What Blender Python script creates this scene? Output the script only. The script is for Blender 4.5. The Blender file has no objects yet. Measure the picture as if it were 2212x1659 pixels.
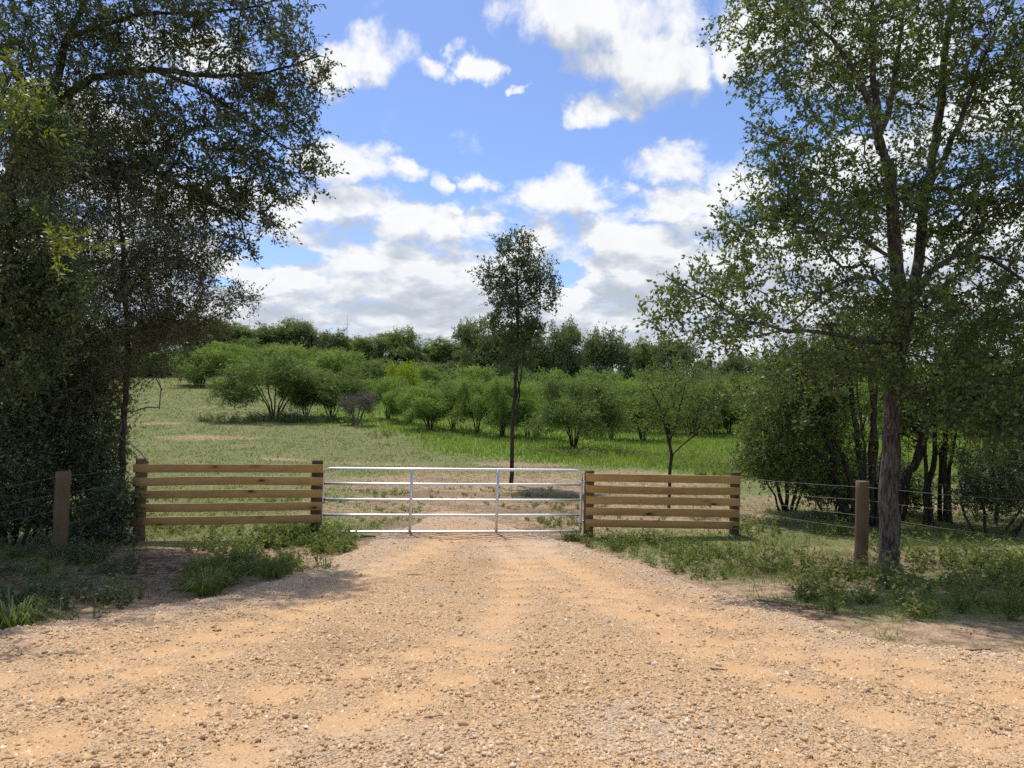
import bpy, math, random
import numpy as np
from mathutils import Vector, Matrix

# ------------------------------------------------------------------ camera, sky, sun, exposure
SC = bpy.context.scene
COL = SC.collection
CAMZ, TILT, ROLL, FOC, CX, CY = 2.4, math.radians(1.887), math.radians(0.4), 1533.0, 1106.0, 829.5
F0 = np.array([0, math.cos(TILT), math.sin(TILT)]); U0 = np.array([0, -math.sin(TILT), math.cos(TILT)]); R0 = np.array([1.0, 0, 0])
RC = math.cos(ROLL) * R0 + math.sin(ROLL) * U0
UC = math.cos(ROLL) * U0 - math.sin(ROLL) * R0
cam = bpy.data.cameras.new("camera"); camo = bpy.data.objects.new("camera", cam); COL.objects.link(camo)
cam.sensor_width = 36; cam.lens = 36 * FOC / 2212; cam.clip_end = 6000; cam.clip_start = 0.1
camo.matrix_world = Matrix(((RC[0], UC[0], -F0[0], 0), (RC[1], UC[1], -F0[1], 0), (RC[2], UC[2], -F0[2], CAMZ), (0, 0, 0, 1)))
SC.camera = camo

SUN_EL = math.radians(66)
sh = np.array([-0.40, 0.92]); sh /= np.linalg.norm(sh)
TOSUN = Vector((sh[0] * math.cos(SUN_EL), sh[1] * math.cos(SUN_EL), math.sin(SUN_EL)))
sun = bpy.data.lights.new("sun", 'SUN'); suno = bpy.data.objects.new("sun", sun); COL.objects.link(suno)
sun.energy = 2.7; sun.angle = math.radians(0.6); sun.color = (1.0, 0.95, 0.87)
suno.rotation_euler = TOSUN.to_track_quat('Z', 'Y').to_euler()

vs = SC.view_settings
vs.view_transform = 'Standard'; vs.look = 'None'; vs.exposure = 0.56; vs.gamma = 1.0; vs.use_curve_mapping = False
SC.cycles.max_bounces = 5; SC.cycles.diffuse_bounces = 3; SC.cycles.glossy_bounces = 2; SC.cycles.transmission_bounces = 4
SC.cycles.use_denoising = False
SC.cycles.caustics_reflective = False; SC.cycles.caustics_refractive = False
SC.cycles.sample_clamp_indirect = 4.0


class NT:
    """small node-tree writer"""
    def __init__(s, nt):
        s.nt = nt; s.n = nt.nodes; s.l = nt.links
    def add(s, typ, ins=None, **props):
        nd = s.n.new(typ)
        for k, v in props.items():
            setattr(nd, k, v)
        for k, v in (ins or {}).items():
            s.put(nd.inputs[k], v)
        return nd
    def put(s, sock, v):
        if isinstance(v, bpy.types.NodeSocket):
            s.l.new(v, sock)
        else:
            sock.default_value = v
    def m(s, op, a, b=0.0, c=None, clamp=False):
        nd = s.n.new('ShaderNodeMath'); nd.operation = op; nd.use_clamp = clamp
        s.put(nd.inputs[0], a); s.put(nd.inputs[1], b)
        if c is not None:
            s.put(nd.inputs[2], c)
        return nd.outputs[0]
    def mix(s, f, a, b):
        nd = s.n.new('ShaderNodeMix'); nd.data_type = 'RGBA'
        s.put(nd.inputs[0], f)
        s.put(nd.inputs[6], a if isinstance(a, bpy.types.NodeSocket) else (*a, 1))
        s.put(nd.inputs[7], b if isinstance(b, bpy.types.NodeSocket) else (*b, 1))
        return nd.outputs[2]
    def ss(s, v, a, b, lo=0.0, hi=1.0):
        nd = s.n.new('ShaderNodeMapRange'); nd.interpolation_type = 'SMOOTHSTEP'
        s.put(nd.inputs[0], v)
        for i, q in enumerate((a, b, lo, hi)):
            s.put(nd.inputs[i + 1], q)
        return nd.outputs[0]
    def noise(s, vec, scale, detail=4, rough=0.55, dim='3D', dist=0.0):
        nd = s.n.new('ShaderNodeTexNoise'); nd.noise_dimensions = dim
        if vec is not None:
            s.l.new(vec, nd.inputs['Vector'])
        s.put(nd.inputs['Scale'], scale); s.put(nd.inputs['Detail'], detail); s.put(nd.inputs['Roughness'], rough); s.put(nd.inputs['Distortion'], dist)
        return nd.outputs['Fac']
    def ramp(s, f, stops):
        nd = s.n.new('ShaderNodeValToRGB'); cr = nd.color_ramp
        while len(cr.elements) < len(stops):
            cr.elements.new(0.5)
        for e, (p, c) in zip(cr.elements, stops):
            e.position = p; e.color = (*c, 1)
        s.put(nd.inputs[0], f)
        return nd.outputs[0]
    def attr(s, name):
        nd = s.n.new('ShaderNodeAttribute'); nd.attribute_name = name
        return nd.outputs['Fac']


# ---- world: Nishita sky with a field of fair-weather cumulus, laid out by azimuth / elevation
W = bpy.data.worlds.new("World"); SC.world = W; W.use_nodes = True
wt = NT(W.node_tree); W.node_tree.nodes.clear()
sky = wt.add('ShaderNodeTexSky', sky_type='NISHITA', sun_disc=False, sun_elevation=SUN_EL,
             sun_rotation=math.atan2(TOSUN.x, TOSUN.y), altitude=100, air_density=1.0, dust_density=0.6, ozone_density=2.2)
tc = wt.add('ShaderNodeTexCoord'); sep = wt.add('ShaderNodeSeparateXYZ', {0: tc.outputs['Generated']})
AZ = wt.m('ARCTAN2', sep.outputs[0], sep.outputs[1]); EL = wt.m('ARCSINE', sep.outputs[2])


def azel(px, py):
    d = F0 + (px - CX) / FOC * RC + (CY - py) / FOC * UC
    d = d / np.linalg.norm(d)
    return math.atan2(d[0], d[1]), math.asin(d[2])


CLOUDS = [(1255, 22, 190, 62), (1460, 30, 200, 85), (1368, 112, 150, 48), (1424, 168, 92, 62), (1335, 212, 100, 40), (1262, 236, 52, 20), (1620, 60, 130, 90),
          (835, 123, 100, 50), (745, 142, 66, 38), (906, 160, 64, 24), (1014, 143, 46, 30), (1090, 203, 40, 12),
          (730, 345, 100, 52), (845, 372, 80, 28), (958, 398, 36, 34), (1050, 404, 52, 30), (1214, 425, 104, 56), (1470, 358, 130, 50), (1450, 446, 110, 40), (1600, 380, 120, 60),
          (640, 440, 110, 55), (770, 460, 105, 52), (880, 505, 110, 45), (965, 500, 66, 40), (1060, 500, 76, 40), (1180, 520, 120, 42), (1300, 525, 110, 44),
          (1400, 515, 100, 42), (1510, 505, 100, 50), (600, 480, 60, 30), (300, 420, 200, 70), (120, 250, 170, 90), (420, 130, 120, 60), (1750, 480, 140, 60), (1950, 380, 180, 110), (1900, 90, 170, 120), (2150, 240, 120, 80)]
g = bpy.data.node_groups.new("cloud_field", 'ShaderNodeTree')
g.interface.new_socket('az', in_out='INPUT', socket_type='NodeSocketFloat'); g.interface.new_socket('el', in_out='INPUT', socket_type='NodeSocketFloat')
g.interface.new_socket('field', in_out='OUTPUT', socket_type='NodeSocketFloat')
gt = NT(g); gi = gt.add('NodeGroupInput'); go = gt.add('NodeGroupOutput')
az, el = gi.outputs[0], gi.outputs[1]
elp = gt.m('MAXIMUM', el, -0.03)
vv = gt.m('MULTIPLY', gt.m('LOGARITHM', gt.m('ADD', elp, 0.07), math.e), 0.5)
vec = gt.add('ShaderNodeCombineXYZ', {0: az, 1: vv, 2: 0.0}).outputs[0]
wn = gt.n.new('ShaderNodeTexNoise'); wn.noise_dimensions = '2D'; gt.l.new(vec, wn.inputs['Vector'])
for k_, v_ in (('Scale', 7.0), ('Detail', 5.0), ('Roughness', 0.6)):
    wn.inputs[k_].default_value = v_
wv = gt.add('ShaderNodeVectorMath', {0: wn.outputs['Color'], 1: (0.5, 0.5, 0.5)}, operation='SUBTRACT').outputs[0]
ae = gt.add('ShaderNodeVectorMath', {0: wv, 1: (0.17, 0.085, 0.0), 2: gt.add('ShaderNodeCombineXYZ', {0: az, 1: el, 2: 0.0}).outputs[0]}, operation='MULTIPLY_ADD').outputs[0]


def nearest(lst):
    r = None
    for px, py, rx, ry in lst:
        a, e = azel(px, py); sx, sy = FOC / rx * math.cos(a), FOC / ry
        q = gt.add('ShaderNodeVectorMath', {0: ae, 1: (sx, sy, 0.0), 2: (-a * sx, -e * sy, 0.0)}, operation='MULTIPLY_ADD').outputs[0]
        d = gt.add('ShaderNodeVectorMath', {0: q, 1: q}, operation='DOT_PRODUCT').outputs['Value']
        r = d if r is None else gt.m('MINIMUM', r, d)
    return r


blob = gt.m('MAXIMUM', gt.m('SUBTRACT', 1.0, nearest(CLOUDS)), -0.7)
hole = gt.m('SUBTRACT', 1.0, nearest([(575, 545, 95, 30), (1240, 592, 70, 20), (470, 600, 60, 16)]), clamp=True)
# elsewhere in the sky: the same kind of cloud, placed by slow noise
low = gt.noise(vec, 2.3, 2, 0.5)
gen = gt.m('MULTIPLY_ADD', low, 6.0, -3.1)
inview = gt.m('MULTIPLY', gt.ss(gt.m('ABSOLUTE', az), 0.62, 0.82, 1.0, 0.0), gt.ss(el, 0.52, 0.66, 1.0, 0.0))
base = gt.m('ADD', gt.m('MULTIPLY', blob, inview), gt.m('MULTIPLY', gt.m('MAXIMUM', gt.m('MINIMUM', gen, 1.0), -0.62), gt.m('SUBTRACT', 1.0, inview)))
bank = gt.m("MULTIPLY_ADD", el, -14.0, 3.80)
bank = gt.m("MINIMUM", bank, 1.15)
base = gt.m('MAXIMUM', base, bank)
base = gt.m('SUBTRACT', base, gt.m('MULTIPLY', hole, 1.5))
fine = gt.noise(vec, 10.0, 8, 0.62, '2D', 0.2)
big = gt.noise(vec, 4.0, 3, 0.5, '2D')
puff = gt.add('ShaderNodeTexVoronoi', {'Vector': vec, 'Scale': 15.0, 'Detail': 2.0, 'Roughness': 0.5}, voronoi_dimensions='2D', feature='SMOOTH_F1').outputs['Distance']
f = gt.m('ADD', base, gt.m('MULTIPLY_ADD', fine, 3.2, -1.55))
f = gt.m('ADD', f, gt.m('MULTIPLY_ADD', big, 0.8, -0.4))
f = gt.m('ADD', f, gt.m('MULTIPLY_ADD', puff, -0.8, 0.36))
gt.put(go.inputs[0], f)


def field(az_, el_):
    nd = wt.n.new('ShaderNodeGroup'); nd.node_tree = g
    wt.put(nd.inputs[0], az_); wt.put(nd.inputs[1], el_)
    return nd.outputs[0]


fa = field(AZ, EL)
fb = field(wt.m('SUBTRACT', AZ, 0.006), wt.m('MULTIPLY_ADD', EL, 1.07, 0.020))
cover = wt.ss(fa, -0.42, 0.85)
lit = wt.m('MULTIPLY_ADD', wt.m('SUBTRACT', fa, fb), 0.66, 0.55, clamp=True)
thick = wt.ss(fa, 0.5, 1.7)
lit = wt.m('SUBTRACT', lit, wt.m('MULTIPLY', thick, 0.22), clamp=True)
lit = wt.m('SUBTRACT', lit, wt.ss(EL, 0.26, 0.12, 0.0, 0.14), clamp=True)
ccol = wt.ramp(lit, [(0.0, (2.35, 2.6, 3.0)), (0.36, (3.0, 3.2, 3.55)), (0.72, (4.1, 4.2, 4.35)), (1.0, (4.5, 4.5, 4.5))])
skyc = wt.add('ShaderNodeMix', {0: 1.0, 6: sky.outputs[0], 7: (0.59, 0.63, 0.76, 1)}, data_type='RGBA', blend_type='MULTIPLY').outputs[2]
wcol = wt.mix(cover, skyc, ccol)
bg = wt.add('ShaderNodeBackground', {0: wcol, 1: 0.15})
wo = wt.add('ShaderNodeOutputWorld', {0: bg.outputs[0]})
W.cycles.sampling_method = 'MANUAL'; W.cycles.sample_map_resolution = 512

# ------------------------------------------------------------------ helpers
RNG = np.random.default_rng(7)
CAMP = np.array([0, 0, CAMZ])


def nrm(v):
    return v / np.maximum(np.linalg.norm(v, axis=-1, keepdims=True), 1e-9)


def at(px, py, dep):
    """the point seen at photo position (px, py) that stands dep metres down the view"""
    d = F0 + (px - CX) / FOC * RC + (CY - py) / FOC * UC
    return CAMP + d * (dep / d[1])


def _hash(ix, iy, seed):
    h = (ix * 374761393 + iy * 668265263 + seed * 1442695041) & 0xFFFFFFFF
    h = ((h ^ (h >> 13)) * 1274126177) & 0xFFFFFFFF
    return ((h ^ (h >> 16)) & 0xFFFF) / 65535.0


def vnoise(x, y, seed=0):
    x = np.asarray(x, float); y = np.asarray(y, float)
    ix = np.floor(x).astype(np.int64); iy = np.floor(y).astype(np.int64)
    fx = x - ix; fy = y - iy
    fx = fx * fx * (3 - 2 * fx); fy = fy * fy * (3 - 2 * fy)
    a = _hash(ix, iy, seed); b = _hash(ix + 1, iy, seed); c = _hash(ix, iy + 1, seed); d = _hash(ix + 1, iy + 1, seed)
    return (a + (b - a) * fx) * (1 - fy) + (c + (d - c) * fx) * fy


def fbm(x, y, seed=0, oct=4, gain=0.5):
    s = 0; w = 1; t = 0
    for i in range(oct):
        s = s + w * vnoise(x * 2 ** i, y * 2 ** i, seed + i * 17); t += w; w *= gain
    return s / t


def sst(v, a, b):
    t = np.clip((np.asarray(v, float) - a) / (b - a), 0, 1)
    return t * t * (3 - 2 * t)


def H(x, y):
    """ground height"""
    x = np.asarray(x, float); y = np.asarray(y, float)
    ramp = 0.72 * (1 - sst(y, 1.0, 12.5))
    ye = np.clip(y - 16, 0, 96)
    L = sst(x, 15, -15)
    fieldz = (0.03 * ye + 0.0006 * ye * ye) * (0.10 + 0.90 * L)
    n = 0.10 * (fbm(x * 0.25, y * 0.25, 3, 3) - 0.5) + 0.05 * (fbm(x * 1.3, y * 1.3, 5, 3) - 0.5)
    return ramp + fieldz + n * sst(np.abs(y - 13.4) + 0.0, -3, 3)


def gp(px, py, far=200):
    t = np.geomspace(2.0, far, 4000)
    d = F0 + (px - CX) / FOC * RC + (CY - py) / FOC * UC
    p = CAMP + d[None] * (t / d[1])[:, None]
    k = np.argmax(p[:, 2] < H(p[:, 0], p[:, 1]))
    if k == 0:
        k = len(t) - 1
    q = p[k].copy(); q[2] = float(H(q[0], q[1]))
    return q


def mesh_np(name, V, faces, attrs=None, smooth=False, mats=()):
    """faces: list of int arrays (m, k)"""
    me = bpy.data.meshes.new(name)
    V = np.ascontiguousarray(V, dtype=np.float32).reshape(-1, 3)
    if isinstance(faces, np.ndarray):
        faces = [faces]
    faces = [f for f in faces if len(f)]
    me.vertices.add(len(V)); me.vertices.foreach_set('co', V.ravel())
    nl = sum(f.size for f in faces); nf = sum(len(f) for f in faces)
    me.loops.add(nl); me.polygons.add(nf)
    li = np.concatenate([f.ravel() for f in faces]).astype(np.int32)
    ks = np.concatenate([np.full(len(f), f.shape[1]) for f in faces]).astype(np.int32)
    st = np.concatenate([[0], np.cumsum(ks)[:-1]]).astype(np.int32)
    me.loops.foreach_set('vertex_index', li); me.polygons.foreach_set('loop_start', st); me.polygons.foreach_set('loop_total', ks)
    if smooth:
        me.polygons.foreach_set('use_smooth', np.ones(nf, dtype=bool))
    for k, a in (attrs or {}).items():
        at_ = me.attributes.new(k, 'FLOAT', 'POINT'); at_.data.foreach_set('value', np.ascontiguousarray(a, dtype=np.float32))
    me.update(calc_edges=True)
    for m_ in mats:
        me.materials.append(m_)
    return me


def obj(name, me, parent=None, **props):
    o = bpy.data.objects.new(name, me); COL.objects.link(o)
    if parent is not None:
        o.parent = parent
    for k, v in props.items():
        if v is not None:
            o[k] = v
    return o


def thing(name, label, category, loc, group=None):
    o = obj(name, None, None, label=label, category=category, group=group)
    o.location = [float(c) for c in loc]; o.empty_display_size = 0.2
    return o


class Geo:
    """collects verts and faces for one mesh"""
    def __init__(s):
        s.V = []; s.F = []; s.A = []; s.n = 0
    def add(s, V, F, tint=None):
        V = np.asarray(V, float).reshape(-1, 3)
        for f in (F if isinstance(F, list) else [F]):
            if len(f):
                s.F.append(np.asarray(f) + s.n)
        s.V.append(V); s.A.append(np.full(len(V), 0.5) if tint is None else np.asarray(tint)); s.n += len(V)
        return s
    def mesh(s, name, mat, smooth=False, origin=(0, 0, 0)):
        return mesh_np(name, np.concatenate(s.V) - np.asarray(origin), s.F, {'tint': np.concatenate(s.A)}, smooth, (mat,))


def frames(T):
    ref = np.where(np.abs(T[:, 2:3]) > 0.9, np.array([[1.0, 0, 0]]), np.array([[0, 0, 1.0]]))
    U = nrm(np.cross(T, ref)); return U, np.cross(T, U)


def frustums(A, B, ra, rb, sides=3):
    A = np.asarray(A, float); B = np.asarray(B, float); n = len(A)
    if n == 0:
        return np.zeros((0, 3)), np.zeros((0, 4), int)
    T = nrm(B - A); U, Vv = frames(T)
    th = np.arange(sides) / sides * 2 * math.pi
    c = np.cos(th)[None, :, None]; s_ = np.sin(th)[None, :, None]
    off = U[:, None] * c + Vv[:, None] * s_
    P = np.concatenate([A[:, None] + off * np.asarray(ra)[:, None, None], B[:, None] + off * np.asarray(rb)[:, None, None]], 1)
    i = np.arange(n)[:, None] * (2 * sides); k = np.arange(sides)[None]
    k2 = (k + 1) % sides
    F = np.stack([i + k, i + k2, i + k2 + sides, i + k + sides], -1).reshape(-1, 4)
    return P.reshape(-1, 3), F


def sweep(P, prof, caps=True, refv=None, scale=None):
    """profile points (k, 2) swept along the path P"""
    P = np.asarray(P, float); n = len(P); prof = np.asarray(prof, float); k = len(prof)
    T = nrm(np.gradient(P, axis=0))
    if refv is None:
        t0 = T[0]; ref = np.array([0, 0, 1.0]) if abs(t0[2]) < 0.9 else np.array([1.0, 0, 0])
        U = []; u = nrm(np.cross(t0, ref))
        for i in range(n):
            u = nrm(u - T[i] * np.dot(u, T[i])); U.append(u)
        U = np.array(U); Vv = np.cross(T, U)
    else:
        U = nrm(np.cross(T, np.asarray(refv, float)[None])); Vv = np.cross(U, T)
    sc = np.ones(n) if scale is None else np.asarray(scale)
    if prof.ndim == 2:
        prof = np.repeat(prof[None], n, 0)
    V = P[:, None] + (U[:, None] * prof[:, :, 0:1] + Vv[:, None] * prof[:, :, 1:2]) * sc[:, None, None]
    k = V.shape[1]
    i = np.arange(n - 1)[:, None] * k; j = np.arange(k)[None]; j2 = (j + 1) % k
    F = [np.stack([i + j, i + j2, i + j2 + k, i + j + k], -1).reshape(-1, 4)]
    V = V.reshape(-1, 3)
    if caps:
        F.append(np.arange(k)[None, ::-1]); F.append((np.arange(k) + (n - 1) * k)[None])
    return V, F


def circ(k, r=1.0):
    th = np.arange(k) / k * 2 * math.pi
    return np.stack([np.cos(th), np.sin(th)], -1) * r


def catmull(P, step):
    P = np.asarray(P, float)
    if len(P) < 3:
        n = max(2, int(np.linalg.norm(P[-1] - P[0]) / step) + 1)
        return P[0] + (P[-1] - P[0]) * np.linspace(0, 1, n)[:, None]
    Q = np.vstack([2 * P[0] - P[1], P, 2 * P[-1] - P[-2]]); out = []
    for i in range(1, len(Q) - 2):
        n = max(1, int(np.linalg.norm(Q[i + 1] - Q[i]) / step)); t = (np.arange(n) / n)[:, None]
        a, b, c, d = Q[i - 1], Q[i], Q[i + 1], Q[i + 2]
        out.append(0.5 * ((2 * b) + (c - a) * t + (2 * a - 5 * b + 4 * c - d) * t * t + (-a + 3 * b - 3 * c + d) * t ** 3))
    out.append(P[-1:]); return np.vstack(out)


# ------------------------------------------------------------------ materials
def newmat(name):
    m = bpy.data.materials.new(name); m.use_nodes = True; m.node_tree.nodes.clear()
    t = NT(m.node_tree); out = t.add('ShaderNodeOutputMaterial')
    return m, t, out


def leafmat(name, stops, trans=0.3, gloss=0.06, warm=(1.25, 1.2, 0.55)):
    m, t, out = newmat(name)
    c = t.ramp(t.attr('tint'), stops)
    tr = t.add('ShaderNodeMix', {0: 1.0, 6: c, 7: (*warm, 1)}, data_type='RGBA', blend_type='MULTIPLY').outputs[2]
    d = t.add('ShaderNodeBsdfDiffuse', {0: c}); tl = t.add('ShaderNodeBsdfTranslucent', {0: tr})
    mx = t.add('ShaderNodeMixShader', {0: trans, 1: d.outputs[0], 2: tl.outputs[0]})
    gl = t.add('ShaderNodeBsdfGlossy', {0: (0.8, 0.85, 0.9, 1), 'Roughness': 0.45})
    mx2 = t.add('ShaderNodeMixShader', {0: gloss, 1: mx.outputs[0], 2: gl.outputs[0]})
    t.put(out.inputs[0], mx2.outputs[0])
    return m


M = {}
M['oak_leaf'] = leafmat('oak_leaf', [(0, (0.050, 0.072, 0.032)), (0.5, (0.090, 0.120, 0.046)), (1, (0.155, 0.180, 0.070))], 0.34, 0.04)
M['elm_leaf'] = leafmat('elm_leaf', [(0, (0.078, 0.122, 0.038)), (0.55, (0.132, 0.195, 0.056)), (0.93, (0.195, 0.260, 0.076)), (1, (0.420, 0.370, 0.080))], 0.42, 0.03)
M['dull_leaf'] = leafmat('dull_leaf', [(0, (0.052, 0.066, 0.028)), (0.5, (0.092, 0.110, 0.044)), (1, (0.155, 0.160, 0.072))], 0.30, 0.03)
M['shrub_leaf'] = leafmat('shrub_leaf', [(0, (0.050, 0.080, 0.030)), (0.5, (0.085, 0.128, 0.045)), (1, (0.145, 0.195, 0.070))], 0.32, 0.04)
M['bright_leaf'] = leafmat('bright_leaf', [(0, (0.10, 0.15, 0.02)), (1, (0.26, 0.30, 0.035))], 0.45, 0.05, (1.3, 1.25, 0.4))
M['mesquite_leaf'] = leafmat('mesquite_leaf', [(0, (0.120, 0.205, 0.050)), (0.5, (0.205, 0.310, 0.080)), (1, (0.33, 0.42, 0.14))], 0.45, 0.02)
M['mesquite_dark_leaf'] = leafmat('mesquite_dark_leaf', [(0, (0.090, 0.150, 0.048)), (0.5, (0.155, 0.230, 0.075)), (1, (0.26, 0.33, 0.12))], 0.42, 0.02)
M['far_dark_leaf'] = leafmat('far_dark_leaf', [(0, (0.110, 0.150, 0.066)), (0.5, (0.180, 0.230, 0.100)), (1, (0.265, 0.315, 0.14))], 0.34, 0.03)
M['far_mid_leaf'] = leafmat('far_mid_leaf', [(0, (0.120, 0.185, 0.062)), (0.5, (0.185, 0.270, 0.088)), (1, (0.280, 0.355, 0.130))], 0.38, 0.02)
M['yellow_leaf'] = leafmat('yellow_leaf', [(0, (0.21, 0.30, 0.03)), (1, (0.40, 0.47, 0.055))], 0.4, 0.02, (1.1, 1.2, 0.5))
M['weed_leaf'] = leafmat('weed_leaf', [(0, (0.095, 0.135, 0.040)), (0.5, (0.165, 0.215, 0.065)), (1, (0.29, 0.32, 0.125))], 0.46, 0.02)
M['short_grass'] = leafmat('short_grass', [(0, (0.130, 0.205, 0.045)), (0.5, (0.208, 0.275, 0.072)), (0.85, (0.310, 0.325, 0.115)), (1, (0.42, 0.37, 0.20))], 0.34, 0.02)
M['lush_grass'] = leafmat('lush_grass', [(0, (0.130, 0.215, 0.035)), (0.5, (0.210, 0.310, 0.060)), (1, (0.330, 0.400, 0.120))], 0.42, 0.02)
M['dry_leaf'] = leafmat('dry_leaf', [(0, (0.07, 0.05, 0.035)), (0.5, (0.16, 0.115, 0.075)), (1, (0.30, 0.24, 0.17))], 0.1, 0.03)
M['grey_leaf'] = leafmat('grey_leaf', [(0, (0.12, 0.12, 0.09)), (1, (0.2, 0.2, 0.14))], 0.2, 0.02)


def barkmat(name, c0, c1, scale=1.0, stretch=0.16, bump=0.6):
    m, t, out = newmat(name)
    tcn = t.add('ShaderNodeTexCoord')
    mp = t.add('ShaderNodeMapping', {0: tcn.outputs['Object'], 3: (1, 1, stretch)}).outputs[0]
    n1 = t.noise(mp, 34 * scale, 6, 0.65, '3D', 0.6); n2 = t.noise(tcn.outputs['Object'], 6, 4, 0.6)
    fac = t.m('ADD', t.ss(n1, 0.36, 0.66), t.m('MULTIPLY_ADD', n2, 0.7, -0.35), clamp=True)
    c = t.mix(fac, c0, c1)
    bp = t.add('ShaderNodeBump', {'Height': n1, 'Distance': 0.03, 'Strength': bump})
    b = t.add('ShaderNodeBsdfPrincipled', {'Base Color': c, 'Roughness': 0.9, 'Normal': bp.outputs[0]})
    b.inputs['Specular IOR Level'].default_value = 0.2
    t.put(out.inputs[0], b.outputs[0]); return m


M['elm_bark'] = barkmat('elm_bark', (0.034, 0.028, 0.024), (0.165, 0.14, 0.122), 1.0)
M['dark_bark'] = barkmat('dark_bark', (0.022, 0.018, 0.015), (0.09, 0.075, 0.06), 1.0)
M['grey_twig'] = barkmat('grey_twig', (0.11, 0.095, 0.08), (0.28, 0.25, 0.215), 1.0)


def woodmat(name, dark, light, axis='X', knots=True, stain=0.0):
    m, t, out = newmat(name)
    tcn = t.add('ShaderNodeTexCoord'); oi = t.add('ShaderNodeObjectInfo')
    offs = t.m('MULTIPLY', oi.outputs['Random'], 37.0)
    ofv = t.add('ShaderNodeCombineXYZ', {0: offs, 1: offs, 2: offs}).outputs[0]
    pv = t.add('ShaderNodeVectorMath', {0: tcn.outputs['Object'], 1: ofv}, operation='ADD').outputs[0]
    scl = (0.05, 1, 1) if axis == 'X' else (1, 1, 0.05)
    mp = t.add('ShaderNodeMapping', {0: pv, 3: scl}).outputs[0]
    n1 = t.noise(mp, 42, 5, 0.6, '3D', 0.8); n2 = t.noise(mp, 9, 3, 0.5, '3D', 0.4); n3 = t.noise(pv, 1.6, 3, 0.6)
    fac = t.m('ADD', t.m('MULTIPLY_ADD', n1, 0.9, -0.1), t.m('MULTIPLY_ADD', n2, 0.9, -0.45), clamp=True)
    c = t.mix(fac, dark, light)
    c = t.mix(t.m('MULTIPLY', oi.outputs['Random'], 0.38), c, tuple(0.8 * v for v in dark))
    c = t.mix(t.ss(n3, 0.5, 0.75, 0.0, 0.35 + stain), c, tuple(0.62 * v for v in dark))
    if knots:
        kp = t.add('ShaderNodeMapping', {0: pv, 3: (1.9, 6.0, 6.0)}).outputs[0]
        vo = t.add('ShaderNodeTexVoronoi', {'Vector': kp, 'Scale': 1.0, 'Randomness': 1.0})
        keep = t.m('GREATER_THAN', t.add('ShaderNodeSeparateColor', {0: vo.outputs['Color']}).outputs[0], 0.45)
        kd = t.m('ADD', vo.outputs['Distance'], t.m('MULTIPLY_ADD', n1, 0.12, -0.06))
        k = t.m('MULTIPLY', t.ss(kd, 0.10, 0.16, 1.0, 0.0), keep)
        ring = t.m('MULTIPLY', t.ss(kd, 0.14, 0.36, 0.40, 0.0), keep)
        c = t.mix(ring, c, (0.17, 0.085, 0.03)); c = t.mix(t.m('MULTIPLY', k, 0.85), c, (0.05, 0.02, 0.01))
    bp = t.add('ShaderNodeBump', {'Height': n1, 'Distance': 0.004, 'Strength': 0.5})
    b = t.add('ShaderNodeBsdfPrincipled', {'Base Color': c, 'Roughness': 0.8, 'Normal': bp.outputs[0]})
    b.inputs['Specular IOR Level'].default_value = 0.25
    t.put(out.inputs[0], b.outputs[0]); return m


M['board_wood'] = woodmat('board_wood', (0.39, 0.24, 0.085), (0.71, 0.475, 0.205))
M['post_wood'] = woodmat('post_wood', (0.105, 0.075, 0.042), (0.245, 0.178, 0.10), 'Z', False, 0.15)
M['dark_post_wood'] = woodmat('dark_post_wood', (0.060, 0.048, 0.034), (0.150, 0.120, 0.074), 'Z', False, 0.1)


def plain(name, c, rough=0.6, metal=0.0, var=0.0, scale=8):
    m, t, out = newmat(name)
    tcn = t.add('ShaderNodeTexCoord'); n = t.noise(tcn.outputs['Object'], scale, 4, 0.6)
    col = t.mix(n, tuple(v * (1 - var) for v in c), tuple(min(1, v * (1 + var)) for v in c))
    b = t.add('ShaderNodeBsdfPrincipled', {'Base Color': col, 'Roughness': t.m('MULTIPLY_ADD', n, 0.2, rough - 0.1), 'Metallic': metal})
    t.put(out.inputs[0], b.outputs[0]); return m


M['galvanised'] = plain('galvanised', (0.70, 0.72, 0.73), 0.42, 0.6, 0.14, 14)
M['wire'] = plain('wire', (0.27, 0.26, 0.24), 0.6, 0.4, 0.2)
M['white_paint'] = plain('white_paint', (0.78, 0.78, 0.76), 0.5, 0.0, 0.05)
M['petal'] = plain('petal', (0.75, 0.30, 0.04), 0.7, 0.0, 0.3, 60)
M['flower_eye'] = plain('flower_eye', (0.20, 0.03, 0.015), 0.8, 0.0, 0.3, 60)
M['stick'] = barkmat('stick', (0.09, 0.068, 0.05), (0.30, 0.23, 0.17), 2.0)

# ground: soil, thatch and grass colour from masks carried by the sheet
m, t, out = newmat('soil_and_turf')
tcn = t.add('ShaderNodeTexCoord'); P_ = tcn.outputs['Object']
n1 = t.noise(P_, 0.55, 5, 0.62); n2 = t.noise(P_, 6.0, 5, 0.65); n3 = t.noise(P_, 40.0, 4, 0.6)
turf = t.mix(t.m('ADD', t.m('MULTIPLY', n2, 0.5), t.m('MULTIPLY_ADD', n3, 1.6, -0.55), clamp=True), (0.095, 0.12, 0.04), (0.26, 0.255, 0.11)); turf = t.mix(t.ss(n1, 0.45, 0.7), turf, (0.23, 0.20, 0.10))
lushc = t.mix(n2, (0.12, 0.18, 0.035), (0.20, 0.26, 0.06))
soil = t.mix(t.ss(n2, 0.3, 0.7), (0.17, 0.11, 0.065), (0.47, 0.33, 0.205)); soil = t.mix(t.ss(n3, 0.5, 0.75, 0, 0.8), soil, (0.60, 0.46, 0.34)); soil = t.mix(t.ss(n3, 0.5, 0.25, 0, 0.7), soil, (0.15, 0.10, 0.065))
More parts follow.
